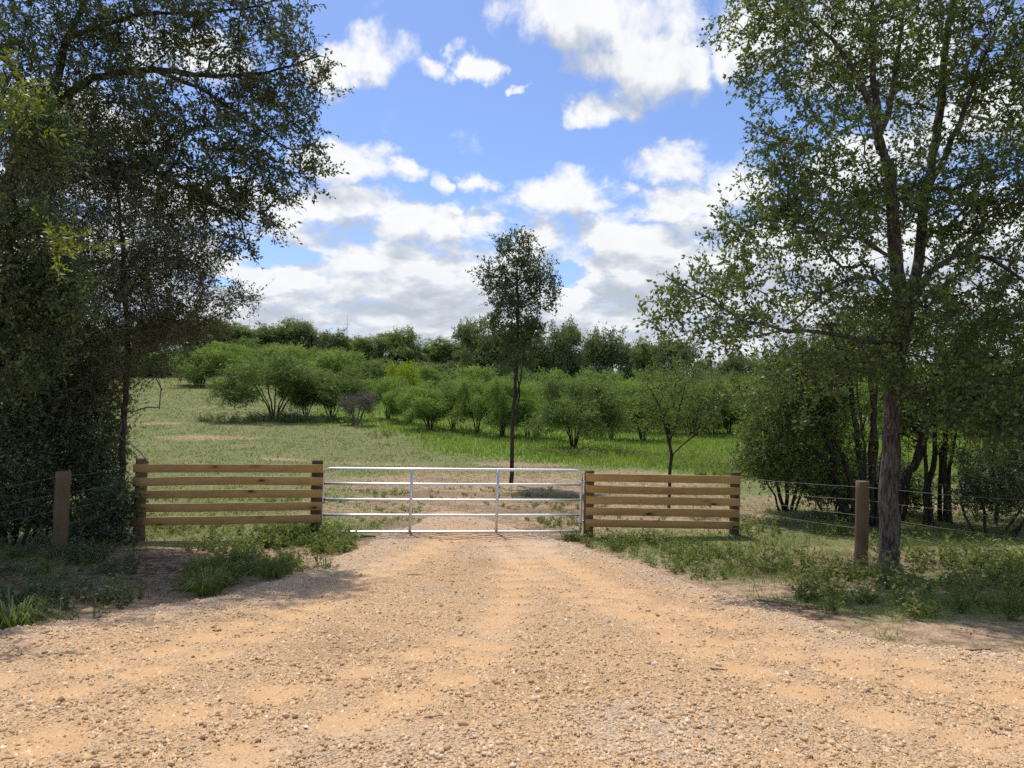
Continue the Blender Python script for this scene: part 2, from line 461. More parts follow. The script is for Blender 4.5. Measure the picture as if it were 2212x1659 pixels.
soil = t.mix(t.ss(n1, 0.52, 0.72, 0, 0.75), soil, (0.20, 0.115, 0.07))
dm = t.ss(t.m('ADD', t.attr('dirt'), t.m('MULTIPLY_ADD', t.m('ADD', n2, n1), 0.8, -0.8)), 0.30, 0.72)
c = t.mix(t.attr('lush'), turf, lushc); c = t.mix(dm, c, soil)
c = t.mix(t.m('MULTIPLY', t.attr('litter'), t.ss(n2, 0.42, 0.6)), c, (0.075, 0.052, 0.038))
bp = t.add('ShaderNodeBump', {'Height': t.m('ADD', n3, t.m('MULTIPLY', n2, 2.0)), 'Distance': 0.02, 'Strength': 0.8})
b = t.add('ShaderNodeBsdfPrincipled', {'Base Color': c, 'Roughness': 0.95, 'Normal': bp.outputs[0]}); b.inputs['Specular IOR Level'].default_value = 0.1
t.put(out.inputs[0], b.outputs[0]); M['ground'] = m

m, t, out = newmat('gravel_fines')
tcn = t.add('ShaderNodeTexCoord'); P_ = tcn.outputs['Object']
n1 = t.noise(P_, 0.8, 5, 0.6); n2 = t.noise(P_, 9.0, 5, 0.6); n3 = t.noise(P_, 60.0, 4, 0.6)
vo = t.add('ShaderNodeTexVoronoi', {'Vector': P_, 'Scale': 62.0}); vc = t.add('ShaderNodeSeparateColor', {0: vo.outputs['Color']}).outputs[0]
fines = t.mix(n2, (0.45, 0.25, 0.11), (0.74, 0.46, 0.235)); fines = t.mix(t.ss(n1, 0.50, 0.70, 0, 0.6), fines, (0.50, 0.36, 0.235)); fines = t.mix(t.ss(n1, 0.46, 0.32, 0, 0.55), fines, (0.33, 0.20, 0.10))
fines = t.mix(t.ss(n3, 0.52, 0.72, 0, 0.6), fines, (0.72, 0.58, 0.42)); fines = t.mix(t.ss(n3, 0.46, 0.28, 0, 0.55), fines, (0.26, 0.165, 0.09))
fines = t.mix(t.m('MULTIPLY', t.attr('pack'), 0.5), fines, t.mix(n3, (0.52, 0.305, 0.14), (0.78, 0.51, 0.28)))
chip = t.ramp(vc, [(0, (0.34, 0.23, 0.135)), (0.35, (0.55, 0.40, 0.25)), (0.7, (0.66, 0.52, 0.37)), (1, (0.76, 0.65, 0.51))])
loose = t.m('SUBTRACT', 1.0, t.attr('pack'))
chipm = t.m('MULTIPLY', t.ss(vo.outputs['Distance'], 0.30, 0.55, 1.0, 0.0), t.ss(t.m('ADD', t.m('MULTIPLY', loose, 0.5), n2), 0.55, 0.85), clamp=True)
c = t.mix(chipm, fines, chip)
c = t.mix(t.m('MULTIPLY', t.attr('pale'), 0.7), c, t.mix(n3, (0.42, 0.325, 0.235), (0.70, 0.575, 0.44)))
hgt = t.m('ADD', t.m('MULTIPLY', t.ss(vo.outputs['Distance'], 0.05, 0.6, 1.0, 0.0), loose), t.m('ADD', t.m('MULTIPLY', n3, 0.8), n2))
bp = t.add('ShaderNodeBump', {'Height': hgt, 'Distance': 0.018, 'Strength': 0.9})
b = t.add('ShaderNodeBsdfPrincipled', {'Base Color': c, 'Roughness': 0.93, 'Normal': bp.outputs[0]}); b.inputs['Specular IOR Level'].default_value = 0.15
t.put(out.inputs[0], b.outputs[0]); M['gravel'] = m

m, t, out = newmat('crushed_stone')
tcn = t.add('ShaderNodeTexCoord'); n3 = t.noise(tcn.outputs['Object'], 90.0, 4, 0.6)
c = t.ramp(t.attr('tint'), [(0, (0.22, 0.145, 0.09)), (0.15, (0.47, 0.30, 0.155)), (0.5, (0.68, 0.46, 0.25)), (0.8, (0.74, 0.56, 0.37)), (1, (0.78, 0.67, 0.53))])
c = t.mix(t.ss(n3, 0.45, 0.75, 0, 0.5), c, (0.52, 0.36, 0.20))
bp = t.add('ShaderNodeBump', {'Height': n3, 'Distance': 0.006, 'Strength': 0.5})
b = t.add('ShaderNodeBsdfPrincipled', {'Base Color': c, 'Roughness': 0.9, 'Normal': bp.outputs[0]}); b.inputs['Specular IOR Level'].default_value = 0.2
t.put(out.inputs[0], b.outputs[0]); M['stone'] = m


# ------------------------------------------------------------------ masks on the ground
def poly_sd(x, y, poly):
    """signed distance, positive inside"""
    x = np.asarray(x, float).ravel(); y = np.asarray(y, float).ravel()
    ins = np.zeros(len(x), bool); d2 = np.full(len(x), 1e9)
    n = len(poly)
    for i in range(n):
        (x0, y0), (x1, y1) = poly[i], poly[(i + 1) % n]
        ex, ey = x1 - x0, y1 - y0
        tt = np.clip(((x - x0) * ex + (y - y0) * ey) / (ex * ex + ey * ey + 1e-12), 0, 1)
        d2 = np.minimum(d2, (x - x0 - tt * ex) ** 2 + (y - y0 - tt * ey) ** 2)
        cr = ((y0 > y) != (y1 > y)) & (x < (x1 - x0) * (y - y0) / (y1 - y0 + 1e-12) + x0)
        ins ^= cr
    return np.where(ins, 1, -1) * np.sqrt(d2)


GL = [(-10, 1368), (120, 1348), (230, 1331), (330, 1312), (420, 1300), (480, 1287), (560, 1265), (640, 1240), (690, 1222), (745, 1196), (790, 1168), (845, 1150), (905, 1128), (935, 1105)]
GR = [(1000, 1105), (1070, 1128), (1140, 1148), (1200, 1163), (1290, 1191), (1390, 1222), (1480, 1255), (1560, 1277), (1650, 1302), (1750, 1338), (1850, 1368), (1950, 1388), (2100, 1402), (2222, 1408)]
GPOLY = [(-16.0, 4.9), (-11.0, 5.6)] + [tuple(gp(a, b)[:2]) for a, b in GL + GR] + [(9.5, 5.2), (16.0, 4.6), (16, -7), (-16, -7)]


def gsd(x, y):
    x = np.asarray(x, float); y = np.asarray(y, float)
    d = poly_sd(x, y, GPOLY).reshape(x.shape)
    return d + 0.30 * (fbm(x * 1.6, y * 1.6, 21, 4) - 0.5) + 0.10 * (vnoise(x * 9, y * 9, 22) - 0.5)


LPOLY = [tuple(gp(a, b, 95)[:2]) for a, b in [(660, 915), (760, 918), (870, 938), (960, 978), (1060, 992), (1200, 1004), (1400, 1013), (1620, 1030), (1780, 1034), (2000, 1022), (2400, 1010)]] + [(75, 60), (60, 95), (-10, 95), (-16, 60)]


def lush(x, y):
    x = np.asarray(x, float)
    d = poly_sd(x, y, LPOLY).reshape(x.shape) + 1.6 * (fbm(x * 0.5, np.asarray(y) * 0.5, 31, 3) - 0.5)
    return sst(d, -0.8, 0.8)


def ell(x, y, c, rx, ry):
    return np.clip(1 - (((x - c[0]) / rx) ** 2 + ((y - c[1]) / ry) ** 2), 0, 1) ** 0.6


DIRT = [((1.0, 17.5), 7.0, 5.2, 0.86), ((-0.8, 21.5), 6.5, 4.0, 0.76), ((3.5, 24.0), 5.5, 2.6, 0.62), (gp(430, 1215)[:2], 2.3, 1.9, 1.0), (gp(330, 1290)[:2], 2.6, 1.2, 0.95), (gp(1700, 1085)[:2], 3.0, 2.0, 0.5),
        (gp(450, 945)[:2], 3.5, 1.8, 0.75), (gp(345, 915)[:2], 3.0, 1.6, 0.7), (gp(610, 993)[:2], 1.6, 0.8, 0.7), (gp(800, 1002)[:2], 3.4, 1.0, 0.6), (gp(560, 965)[:2], 1.5, 0.6, 0.5), (gp(470, 880)[:2], 5.0, 2.0, 0.45),
        (gp(2050, 1090)[:2], 3.0, 2.0, 0.6), (gp(1850, 1215)[:2], 2.0, 0.8, 0.8), (gp(1500, 1275)[:2], 2.5, 0.9, 0.8), (gp(2000, 1370)[:2], 3.0, 0.7, 0.9), (gp(1120, 1005)[:2], 2.6, 1.4, 0.7), (gp(1400, 1045)[:2], 3.4, 1.2, 0.75)]


def dirt(x, y):
    d = np.zeros_like(np.asarray(x, float))
    for c, rx, ry, w in DIRT:
        d = np.maximum(d, w * ell(x, y, c, rx, ry))
    g_ = gsd(x, y) if np.ndim(x) else 0
    vg = 0.50 * sst(np.asarray(y, float), 14.0, 12.0)
    return np.maximum(np.maximum(d, vg), 0.95 * sst(g_, -0.7, 0.1))


def litter(x, y):
    return np.clip(ell(x, y, (5.5, 10.5), 3.2, 1.6) + ell(x, y, (-6.2, 9.5), 3.2, 2.4) + ell(x, y, (8.8, 15), 3.5, 2.0) + 0.9 * ell(x, y, (1.4, 18.6), 2.4, 1.3) + 0.9 * ell(x, y, (1.2, 16.4), 2.0, 0.6) + 0.7 * ell(x, y, (-1.5, 14.4), 1.6, 0.4) + 0.6 * ell(x, y, (-2.5, 19.0), 2.0, 0.7) + 0.3 * ell(x, y, (-4.5, 10.5), 1.8, 1.3), 0, 1)


# ------------------------------------------------------------------ ground and gravel drive
def axis_pts(lo, hi, near, step, growth):
    a = list(np.arange(-near, near + 1e-6, step)); s_ = step; v = near
    b = []
    while v < hi:
        s_ *= growth; v += s_; b.append(v)
    c_ = []; v = -near; s_ = step
    while v > lo:
        s_ *= growth; v -= s_; c_.append(v)
    return np.array(c_[::-1] + a + b)


gx = axis_pts(-1800, 1800, 10, 0.2, 1.07); gy0 = np.arange(-4, 20, 0.2); gy = list(gy0); s_ = 0.2
while gy[-1] < 2400:
    s_ *= 1.04; gy.append(gy[-1] + s_)
gy = np.array([-400, -120, -40, -18, -10, -7, -5] + gy)
X, Y = np.meshgrid(gx, gy); Z = H(X, Y)
gs = gsd(X, Y)
Z = Z - 0.12 * sst(gs, 0.15, 0.5) + 0.02 * (fbm(X * 5, Y * 5, 41, 3) - 0.5) * (Y < 30)
nx, ny = len(gx), len(gy)
i = (np.arange(ny - 1)[:, None] * nx + np.arange(nx - 1)[None]).ravel()
Fq = np.stack([i, i + 1, i + nx + 1, i + nx], -1)
me = mesh_np('ground', np.stack([X, Y, Z], -1), Fq, {'dirt': dirt(X, Y).ravel(), 'lush': lush(X, Y).ravel(), 'litter': litter(X, Y).ravel()}, True, (M['ground'],))
obj('ground', me, None, kind='structure', label='sandy soil and grazed turf rising gently away from the gate')

# bands of packed wheel track on the gravel, as curves on the ground
TRK = [[(1000, 1160), (900, 1210), (740, 1290), (520, 1400), (250, 1480), (-100, 1560)], [(1150, 1165), (1130, 1260), (1060, 1360), (850, 1440), (500, 1530), (-50, 1640)],
       [(1050, 1165), (1180, 1260), (1400, 1350), (1750, 1440), (2300, 1540)], [(1170, 1180), (1330, 1300), (1480, 1400), (1800, 1530), (2400, 1680)],
       [(960, 1165), (820, 1225), (600, 1330), (300, 1430), (-150, 1500)], [(1120, 1165), (1260, 1250), (1560, 1355), (1900, 1430), (2350, 1490)], [(1100, 1200), (1090, 1330), (1010, 1450), (760, 1570), (400, 1680)]]
TRW = [catmull(np.array([gp(a, b)[:2] for a, b in q]), 0.25) for q in TRK]


def pack(x, y):
    x = np.asarray(x, float); y = np.asarray(y, float); r = np.zeros(x.shape)
    for T in TRW:
        d2 = np.full(x.shape, 1e9)
        for q in T[::2]:
            d2 = np.minimum(d2, (x - q[0]) ** 2 + (y - q[1]) ** 2)
        r = np.maximum(r, np.exp(-d2 / (2 * 0.14 ** 2)))
    return np.clip(r * 1.35 * (0.45 + 1.1 * fbm(x * 2.3, y * 2.3, 53, 3)) + 0.45 * (fbm(x * 0.9, y * 2.6, 51, 4) - 0.46), 0, 1)


def pale(x, y):
    e = sst(gsd(x, y), np.where(np.asarray(x, float) < -0.5, 1.5, 0.9), 0.1)
    c1 = gp(1400, 1600)[:2]; c2 = gp(1130, 1190)[:2]; c3 = gp(900, 1630)[:2]
    return np.clip(0.75 * e + 0.8 * ell(x, y, c1, 0.55, 0.6) + 0.6 * ell(x, y, c2, 1.4, 1.3) + 0.5 * ell(x, y, c3, 0.7, 0.35), 0, 1)


hx = np.arange(-13, 13.01, 0.065); hy = np.concatenate([np.arange(-4, 2.4, 0.3), np.arange(2.4, 18.6, 0.065)])
X, Y = np.meshgrid(hx, hy); gs = gsd(X, Y); pk = pack(X, Y); pl = pale(X, Y)


def gravel_z(x, y, gs, pk):
    z = H(x, y) - 0.07 + 0.115 * sst(gs, -0.30, 0.30)
    z = z + 0.03 * (fbm(x * 3.1, y * 3.1, 61, 3) - 0.5) - 0.025 * pk + 0.022 * (fbm(x * 9, y * 9, 62, 2) - 0.5) * (1 - 0.6 * pk)
    return z


Z = gravel_z(X, Y, gs, pk) + 0.014 * (vnoise(X * 17, Y * 17, 63) - 0.5) * (1 - 0.5 * pk)
nx, ny = X.shape[1], X.shape[0]
i = (np.arange(ny - 1)[:, None] * nx + np.arange(nx - 1)[None]).ravel()
Fq = np.stack([i, i + 1, i + nx + 1, i + nx], -1)
Fq = Fq[gs.ravel()[Fq].max(1) > -0.45]
us, inv = np.unique(Fq, return_inverse=True)
me = mesh_np('gravel_drive', np.stack([X, Y, Z], -1).reshape(-1, 3)[us], inv.reshape(-1, 4), {'pack': pk.ravel()[us], 'pale': pl.ravel()[us]}, True, (M['gravel'],))
obj('gravel_drive', me, None, kind='structure', label='orange-tan gravel drive with wheel tracks fanning out from the gate')

# loose crushed stone lying on it
BOXV = np.array([[-1, -1, -1], [1, -1, -1], [1, 1, -1], [-1, 1, -1], [-1, -1, 1], [1, -1, 1], [1, 1, 1], [-1, 1, 1]], float) * 0.5
BOXF = np.array([[0, 3, 2, 1], [4, 5, 6, 7], [0, 1, 5, 4], [1, 2, 6, 5], [2, 3, 7, 6], [3, 0, 4, 7]])


def rand_rot(rng, n):
    q = rng.normal(size=(n, 4)); q /= np.linalg.norm(q, axis=1, keepdims=True); w, x, y, z = q.T
    return np.stack([1 - 2 * (y * y + z * z), 2 * (x * y - z * w), 2 * (x * z + y * w), 2 * (x * y + z * w), 1 - 2 * (x * x + z * z), 2 * (y * z - x * w),
                     2 * (x * z - y * w), 2 * (y * z + x * w), 1 - 2 * (x * x + y * y)], -1).reshape(n, 3, 3)


def stones(rng, P, size, tint):
    n = len(P)
    V = np.repeat(BOXV[None], n, 0) * (1 + rng.uniform(-0.42, 0.42, (n, 8, 3)))
    V *= rng.uniform(0.55, 1.25, (n, 1, 3)) * size[:, None, None]
    V = np.einsum('nij,nkj->nki', rand_rot(rng, n), V)
    V[:, :, 2] *= 0.75
    V += P[:, None]
    F = (np.arange(n)[:, None, None] * 8 + BOXF[None]).reshape(-1, 4)
    return V.reshape(-1, 3), F, np.repeat(tint, 8)


rng = np.random.default_rng(11)
n = 230000
y = np.exp(rng.uniform(math.log(2.4), math.log(18.0), n)); x = y * rng.uniform(-1.05, 1.05, n)
gs = gsd(x, y); k = gs > -0.32; x, y, gs = x[k], y[k], gs[k]
pk = pack(x, y); pl = pale(x, y)
k = rng.random(len(x)) < (0.22 + 0.65 * (1 - pk) ** 1.2 + 0.3 * pl) * sst(gs, -0.34, -0.05)
x, y, gs, pk, pl = x[k], y[k], gs[k], pk[k], pl[k]
if len(x) > 34000:
    x, y, gs, pk, pl = (v[:34000] for v in (x, y, gs, pk, pl))
n = len(x)
size = np.clip(0.0100 * np.exp(rng.normal(0, 0.50, n)) * (1 + 0.25 * pl) * (1 - 0.25 * pk) * (0.85 + 0.022 * y), 0.005, 0.034)
z = gravel_z(x, y, gs, pk) + size * 0.12
tint = np.clip(rng.normal(0.46, 0.20, n) + 0.2 * pl - 0.08 * pk, 0, 1)
V, F, A = stones(rng, np.stack([x, y, z], -1), size, tint)
# grit: little angular chips half sunk in the fines
n = 420000
y = np.exp(rng.uniform(math.log(2.4), math.log(15.0), n)); x = y * rng.uniform(-1.0, 1.0, n)
gs = gsd(x, y); k = gs > -0.30; x, y, gs = x[k], y[k], gs[k]; pk = pack(x, y)
k = rng.random(len(x)) < (0.72 + 0.28 * (1 - pk)) * sst(gs, -0.32, -0.1); x, y, gs, pk = (v[k][:130000] for v in (x, y, gs, pk)); n = len(x)
sz = np.clip(0.0076 * np.exp(rng.normal(0, 0.40, n)) * (0.8 + 0.045 * y), 0.003, 0.02)
a4 = rng.uniform(0, 6.28, n)[:, None] + np.array([0, 1.57, 3.14, 4.71])[None] + rng.normal(0, .35, (n, 4))
rr4 = sz[:, None] * rng.uniform(.55, 1.2, (n, 4)); zz4 = gravel_z(x, y, gs, pk) - 0.002
c0 = np.stack([x, y, zz4], -1)
Vg = np.empty((n, 5, 3)); Vg[:, :4, 0] = x[:, None] + np.cos(a4) * rr4; Vg[:, :4, 1] = y[:, None] + np.sin(a4) * rr4; Vg[:, :4, 2] = zz4[:, None] - .002 + rng.normal(0, .15, (n, 4)) * sz[:, None]
Vg[:, 4] = c0 + rng.normal(0, .35, (n, 3)) * sz[:, None]; Vg[:, 4, 2] = zz4 + sz * rng.uniform(.5, 1.1, n)
Fg = (np.arange(n)[:, None, None] * 5 + np.array([[0, 1, 4], [1, 2, 4], [2, 3, 4], [3, 0, 4]])[None]).reshape(-1, 3) + len(V)
V = np.vstack([V, Vg.reshape(-1, 3)]); A = np.concatenate([A, np.repeat(np.clip(rng.normal(.42, .24, n), 0, 1), 5)])
me = mesh_np('gravel', V, [F, Fg], {'tint': A}, False, (M['stone'],))
obj('gravel', me, None, kind='stuff', label='loose crushed limestone gravel covering the drive', category='gravel')


# ------------------------------------------------------------------ fence panels, gate, wire fences
def rect_prof(w, h, c):
    w, h = w / 2, h / 2
    return [(-w, -h + c), (-w + c, -h), (w - c, -h), (w, -h + c), (w, h - c), (w - c, h), (-w + c, h), (-w, h - c)]


def make_post(parent, top, bottom, r, mat, rng, name='post'):
    top = np.asarray(top, float); bottom = np.asarray(bottom, float)
    n = 14; k = 18
    P = bottom + (top - bottom) * np.linspace(0, 1, n)[:, None]
    P[1:-1, :2] += rng.normal(0, 0.003, (n - 2, 2))
    P = np.vstack([P, P[-1] + (0, 0, 0.006)])
    prof = np.repeat(circ(k, r)[None], n + 1, 0) * (1 + rng.normal(0, 0.012, (1, k, 1)) + rng.normal(0, 0.006, (n + 1, k, 1)))
    prof[-1] *= 0.93
    V, F = sweep(P, prof)
    o = obj(name, mesh_np(name, V - bottom, F, None, False, (mat,)), parent)
    o.location = bottom - np.array(parent.location)
    return o


def make_board(parent, A, B, h, th, mat, rng):
    A = np.asarray(A, float); B = np.asarray(B, float)
    n = 12; t_ = np.linspace(0, 1, n)[:, None]
    P = A + (B - A) * t_
    P[:, 2] += rng.normal(0, 0.006) * np.sin(t_[:, 0] * math.pi) + rng.normal(0, 0.0015, n)
    P[:, 1] += rng.normal(0, 0.008) * np.sin(t_[:, 0] * math.pi)
    V, F = sweep(P, rect_prof(th, h * (1 + rng.normal(0, 0.012)), 0.004), True, refv=(0, 0, 1))
    o = obj('board', mesh_np('board', V - A, F, None, False, (mat,)), parent)
    o.location = A - np.array(parent.location)
    # nail heads over each post
    return o


def panel(name, label, dl, dr, postL, postR, tl, tr, xl, xr, hp, r, mats, rng):
    """postL/R: (px, top py); tl/tr board top rows at either end"""
    pl_ = at(postL[0], postL[1], dl); pr_ = at(postR[0], postR[1], dr)
    base = (pl_ + pr_) / 2; base[2] = H(base[0], base[1])
    root = thing(name, label, 'fence panel', base, None)
    for p, m_ in ((pl_, mats[0]), (pr_, mats[1])):
        b_ = p.copy(); b_[2] = float(H(p[0], p[1])) - 0.35; b_[0] += -0.03
        make_post(root, p, b_, r, m_, rng)
    off = r + 0.02
    for q in range(5):
        a0 = at(xl[q], tl[q] + hp / 2, dl - off); b0 = at(xr[q], tr[q] + hp / 2, dr - off)
        make_board(root, a0, b0, hp / FOC * (dl + dr) / 2, 0.036, M['board_wood'], rng)
    return root


rng = np.random.default_rng(5)
panel('fence_panel', 'five-board brown timber fence panel between the left trees and the metal gate', 12.6, 13.15, (307, 991), (686, 995),
      [1003.2, 1032.2, 1059.8, 1088.6, 1117.7], [1003.9, 1031.0, 1057.2, 1083.9, 1111.2], [288, 287, 285, 284, 282], [698, 697, 696, 695, 693], 17.6, 0.10, (M['post_wood'], M['dark_post_wood']), rng)
panel('fence_panel', 'shorter five-board brown timber fence panel beside the gate hinges', 13.45, 13.6, (1273.5, 1017), (1588, 1020.5),
      [1023.4, 1047.8, 1071.7, 1096.1, 1121], [1028.7, 1052.7, 1077, 1101.5, 1127], [1266.5, 1266, 1266, 1265.5, 1265], [1600, 1599, 1598, 1596.5, 1595], 16.3, 0.092, (M['post_wood'], M['dark_post_wood']), rng)

# gate
dgl, dgr = 13.22, 13.48
g00 = at(699.5, 1012, dgl); g10 = at(1256.5, 1016, dgr); gb0 = at(693.5, 1151, dgl); gb1 = at(1253.0, 1150, dgr)
root = thing('metal_gate', 'long five-rail galvanised tube gate closing the drive between two timber panels', 'gate', (*((gb0 + gb1) / 2)[:2], float(H(*((gb0 + gb1) / 2)[:2]))))
RO = np.array(root.location)


def gpos(u, v):
    """u along, v 0 top .. 1 bottom"""
    return (g00 * (1 - u) + g10 * u) * (1 - v) + (gb0 * (1 - u) + gb1 * u) * v


cr_ = 0.028
pts = [gpos(0, 1)] + [gpos(0, v) for v in (0.75, 0.5, 0.25, 0.16)]
for q in np.linspace(0.1, 0.9, 7):
    a_ = q * math.pi / 2
    pts.append(gpos(cr_ * (1 - math.sin(a_)), 0.12 * (1 - math.cos(a_)))) if False else pts.append(gpos(cr_ * (1 - math.cos(a_)), 0.11 * (1 - math.sin(a_))))
pts += [gpos(u, 0) for u in np.linspace(cr_ + 0.01, 1 - cr_ - 0.01, 12)]
for q in np.linspace(0.1, 0.9, 7):
    a_ = q * math.pi / 2
    pts.append(gpos(1 - cr_ * (1 - math.sin(a_)), 0.11 * (1 - math.cos(a_))))
pts += [gpos(1, v) for v in (0.16, 0.25, 0.5, 0.75, 1.0)]


def tube(name, P, r, mat, parent, k=12, **kw):
    P = np.asarray(P, float); V, F = sweep(P, circ(k, r))
    o = obj(name, mesh_np(name, V - P[0], F, None, True, (mat,)), parent, **kw); o.location = P[0] - np.array(parent.location); return o


tube('frame_tube', pts, 0.0255, M['galvanised'], root)
for v in (0.232, 0.480, 0.722, 0.985):
    sag = [gpos(u, v) + np.array([0, 0, -0.006 * math.sin(u * math.pi)]) for u in np.linspace(0.004, 0.996, 9)]
    tube('rail', sag, 0.0235, M['galvanised'], root)
for u in (0.338, 0.672):
    tube('upright', [gpos(u, 0.0) + (0, -0.012, 0), gpos(u, 0.5) + (0, -0.012, 0), gpos(u, 0.99) + (0, -0.012, 0)], 0.027, M['galvanised'], root)
for v in (0.19, 0.82):
    h0 = gpos(1, v); pp = h0 + np.array([0.13, 0.02, 0.02])
    hn = tube('hinge', [h0 + (-0.03, -0.03, -0.02), h0 + (0.03, -0.03, 0.0), h0 + (0.08, -0.01, 0.015), pp], 0.013, M['galvanised'], root, 8)
    tube('collar', [h0 + (0, 0, -0.04), h0 + (0, 0, 0.04)], 0.036, M['galvanised'], hn, 10).location = Vector((0.03, 0.03, -0.02))
cl = [gpos(0, 0.47) + np.array([0.10 * math.cos(a), -0.02, -0.05 - 0.07 * math.sin(a)]) for a in np.linspace(-0.6, 3.6, 12)]
tube('latch_chain', [c_ + np.array([-0.04, 0, 0.03]) for c_ in cl], 0.009, M['wire'], root, 6)


def wire_fence(label, postpx, basepy, pd, r, ends, heights, rng, postmat):
    """ends: list of world points (start, end) the strands run between; heights: strand heights up the post"""
    p = at(postpx[0], postpx[1], pd); b_ = at(postpx[2], basepy, pd); b_[1] = p[1]
    root = thing('wire_fence', label, 'wire fence', (b_[0], b_[1], float(H(b_[0], b_[1]))))
    low_ = b_.copy(); low_[2] = min(b_[2], float(H(b_[0], b_[1]))) - 0.3
    make_post(root, p, low_, r, postmat, rng)
    hp = p[2] - b_[2]
    for q, hh in enumerate(heights):
        pts = []
        a0, zt0, zb0 = ends[0]; a1, zt1, zb1 = ends[1]
        s0 = np.array([a0[0], a0[1], zt0 + (zb0 - zt0) * q / 4.0]); s1 = np.array([a1[0], a1[1], zt1 + (zb1 - zt1) * q / 4.0])
        mid = b_ + (p - b_) * hh + np.array([0, -r - 0.006, 0])
        for A_, B_ in ((s0, mid), (mid, s1)):
            for u in np.linspace(0, 1, 7)[:-1]:
                v = A_ + (B_ - A_) * u; v[2] -= 0.03 * math.sin(u * math.pi) * rng.uniform(0.5, 1.2); pts.append(v)
        pts.append(s1)
        tube('wire', pts, 0.0021, M['wire'], root, 4)
    return root


pL = at(296, 1005, 12.5)
wire_fence('barbed wire strands on a short stout post beside the dark left thicket', (137, 1019, 128), 1186, 11.2, 0.104,
           [(pL, at(292, 1005, 12.5)[2], at(285, 1124, 12.5)[2]), (at(-240, 1090, 9.6), at(-240, 1094, 9.6)[2], at(-240, 1250, 9.6)[2])], [0.945, 0.72, 0.51, 0.31, 0.11], np.random.default_rng(1), M['post_wood'])
pR = at(1598, 1040, 13.5)
wire_fence('barbed wire strands on a round post just behind the big right trunk', (1863, 1040, 1858), 1208, 10.55, 0.094,
           [(pR, at(1598, 1030, 13.5)[2], at(1594, 1122, 13.5)[2]), (at(2420, 1130, 8.6), at(2420, 1090, 8.6)[2], at(2420, 1290, 8.6)[2])], [0.935, 0.77, 0.57, 0.40, 0.22], np.random.default_rng(2), M['post_wood'])


# ------------------------------------------------------------------ trees
def grow(rng, paths, targets, bf=0.3, step=0.27, wig=0.02, tip=0.004, pw=2.3, curve=0.35, lift=0.0):
    cap = 4000 + len(targets) * 12 + sum(len(p[0]) * 60 for p in paths)
    P = np.zeros((cap, 3)); par = np.full(cap, -1, int); pl_ = np.zeros(cap); D = np.zeros((cap, 3)); rx = np.zeros(cap); n = 0
    for pts, r0, r1 in paths:
        C = catmull(np.asarray(pts, float), step * 0.8); C[1:-1] += rng.normal(0, min(wig * 0.5, 0.012), (len(C) - 2, 3)); rr = np.linspace(r0, r1, len(C))
        start = -1
        if n:
            start = int(np.argmin(((P[:n] - C[0]) ** 2).sum(1)))
            if np.linalg.norm(P[start] - C[0]) > 2.5 and C[0][2] < P[:n, 2].min() + 0.6:
                start = -1
        for q, c_ in enumerate(C):
            if n >= cap: break
            P[n] = c_; par[n] = start if q == 0 else n - 1
            if par[n] >= 0:
                d_ = c_ - P[par[n]]; L_ = np.linalg.norm(d_); pl_[n] = pl_[par[n]] + L_; D[n] = d_ / max(L_, 1e-6)
            else:
                D[n] = (0, 0, 1)
            rx[n] = rr[q]; n += 1
    tips = []
    if len(targets):
        base = P[0]
        order = np.argsort(np.min([((targets - P[i_]) ** 2).sum(1) for i_ in range(0, n, max(1, n // 60))], axis=0) + rng.random(len(targets)) * 0.05)
        for ti in order:
            tg = targets[ti]
            dv = tg - P[:n]; dist = np.sqrt((dv ** 2).sum(1))
            back = (dv * D[:n]).sum(1) / np.maximum(dist, 1e-6)
            cost = dist * (1 + 0.25 * (back < -0.2)) + bf * pl_[:n]
            s0 = int(np.argmin(cost)); L_ = dist[s0]
            kk = max(2, min(10, int(math.ceil(L_ / step)))); u = (np.arange(1, kk + 1) / kk)[:, None]
            c1 = P[s0] + D[s0] * curve * L_ + np.array([0, 0, lift * L_])
            pts = (1 - u) ** 2 * P[s0] + 2 * u * (1 - u) * c1 + u * u * tg
            pts[:-1] += rng.normal(0, wig, (kk - 1, 3))
            if n + kk >= cap: break
            prev = s0
            for q in range(kk):
                P[n] = pts[q]; par[n] = prev; d_ = pts[q] - P[prev]; l_ = math.sqrt(d_[0] ** 2 + d_[1] ** 2 + d_[2] ** 2); pl_[n] = pl_[prev] + l_; D[n] = d_ / max(l_, 1e-6); prev = n; n += 1
            tips.append(prev)
    P, par, D, rx = P[:n], par[:n], D[:n], rx[:n]
    acc = np.zeros(n); acc[tips] = 1.0
    for i_ in range(n - 1, 0, -1):
        if par[i_] >= 0:
            acc[par[i_]] += acc[i_]
    r = np.maximum(tip * np.maximum(acc, 1) ** (1 / pw), rx)
    ch = np.flatnonzero((rx > 0) & True)
    for i_ in range(1, n):
        if par[i_] >= 0 and rx[i_] == 0:
            r[i_] = min(r[i_], r[par[i_]] * 0.95)
    return P, par, D, r, np.array(tips, int)


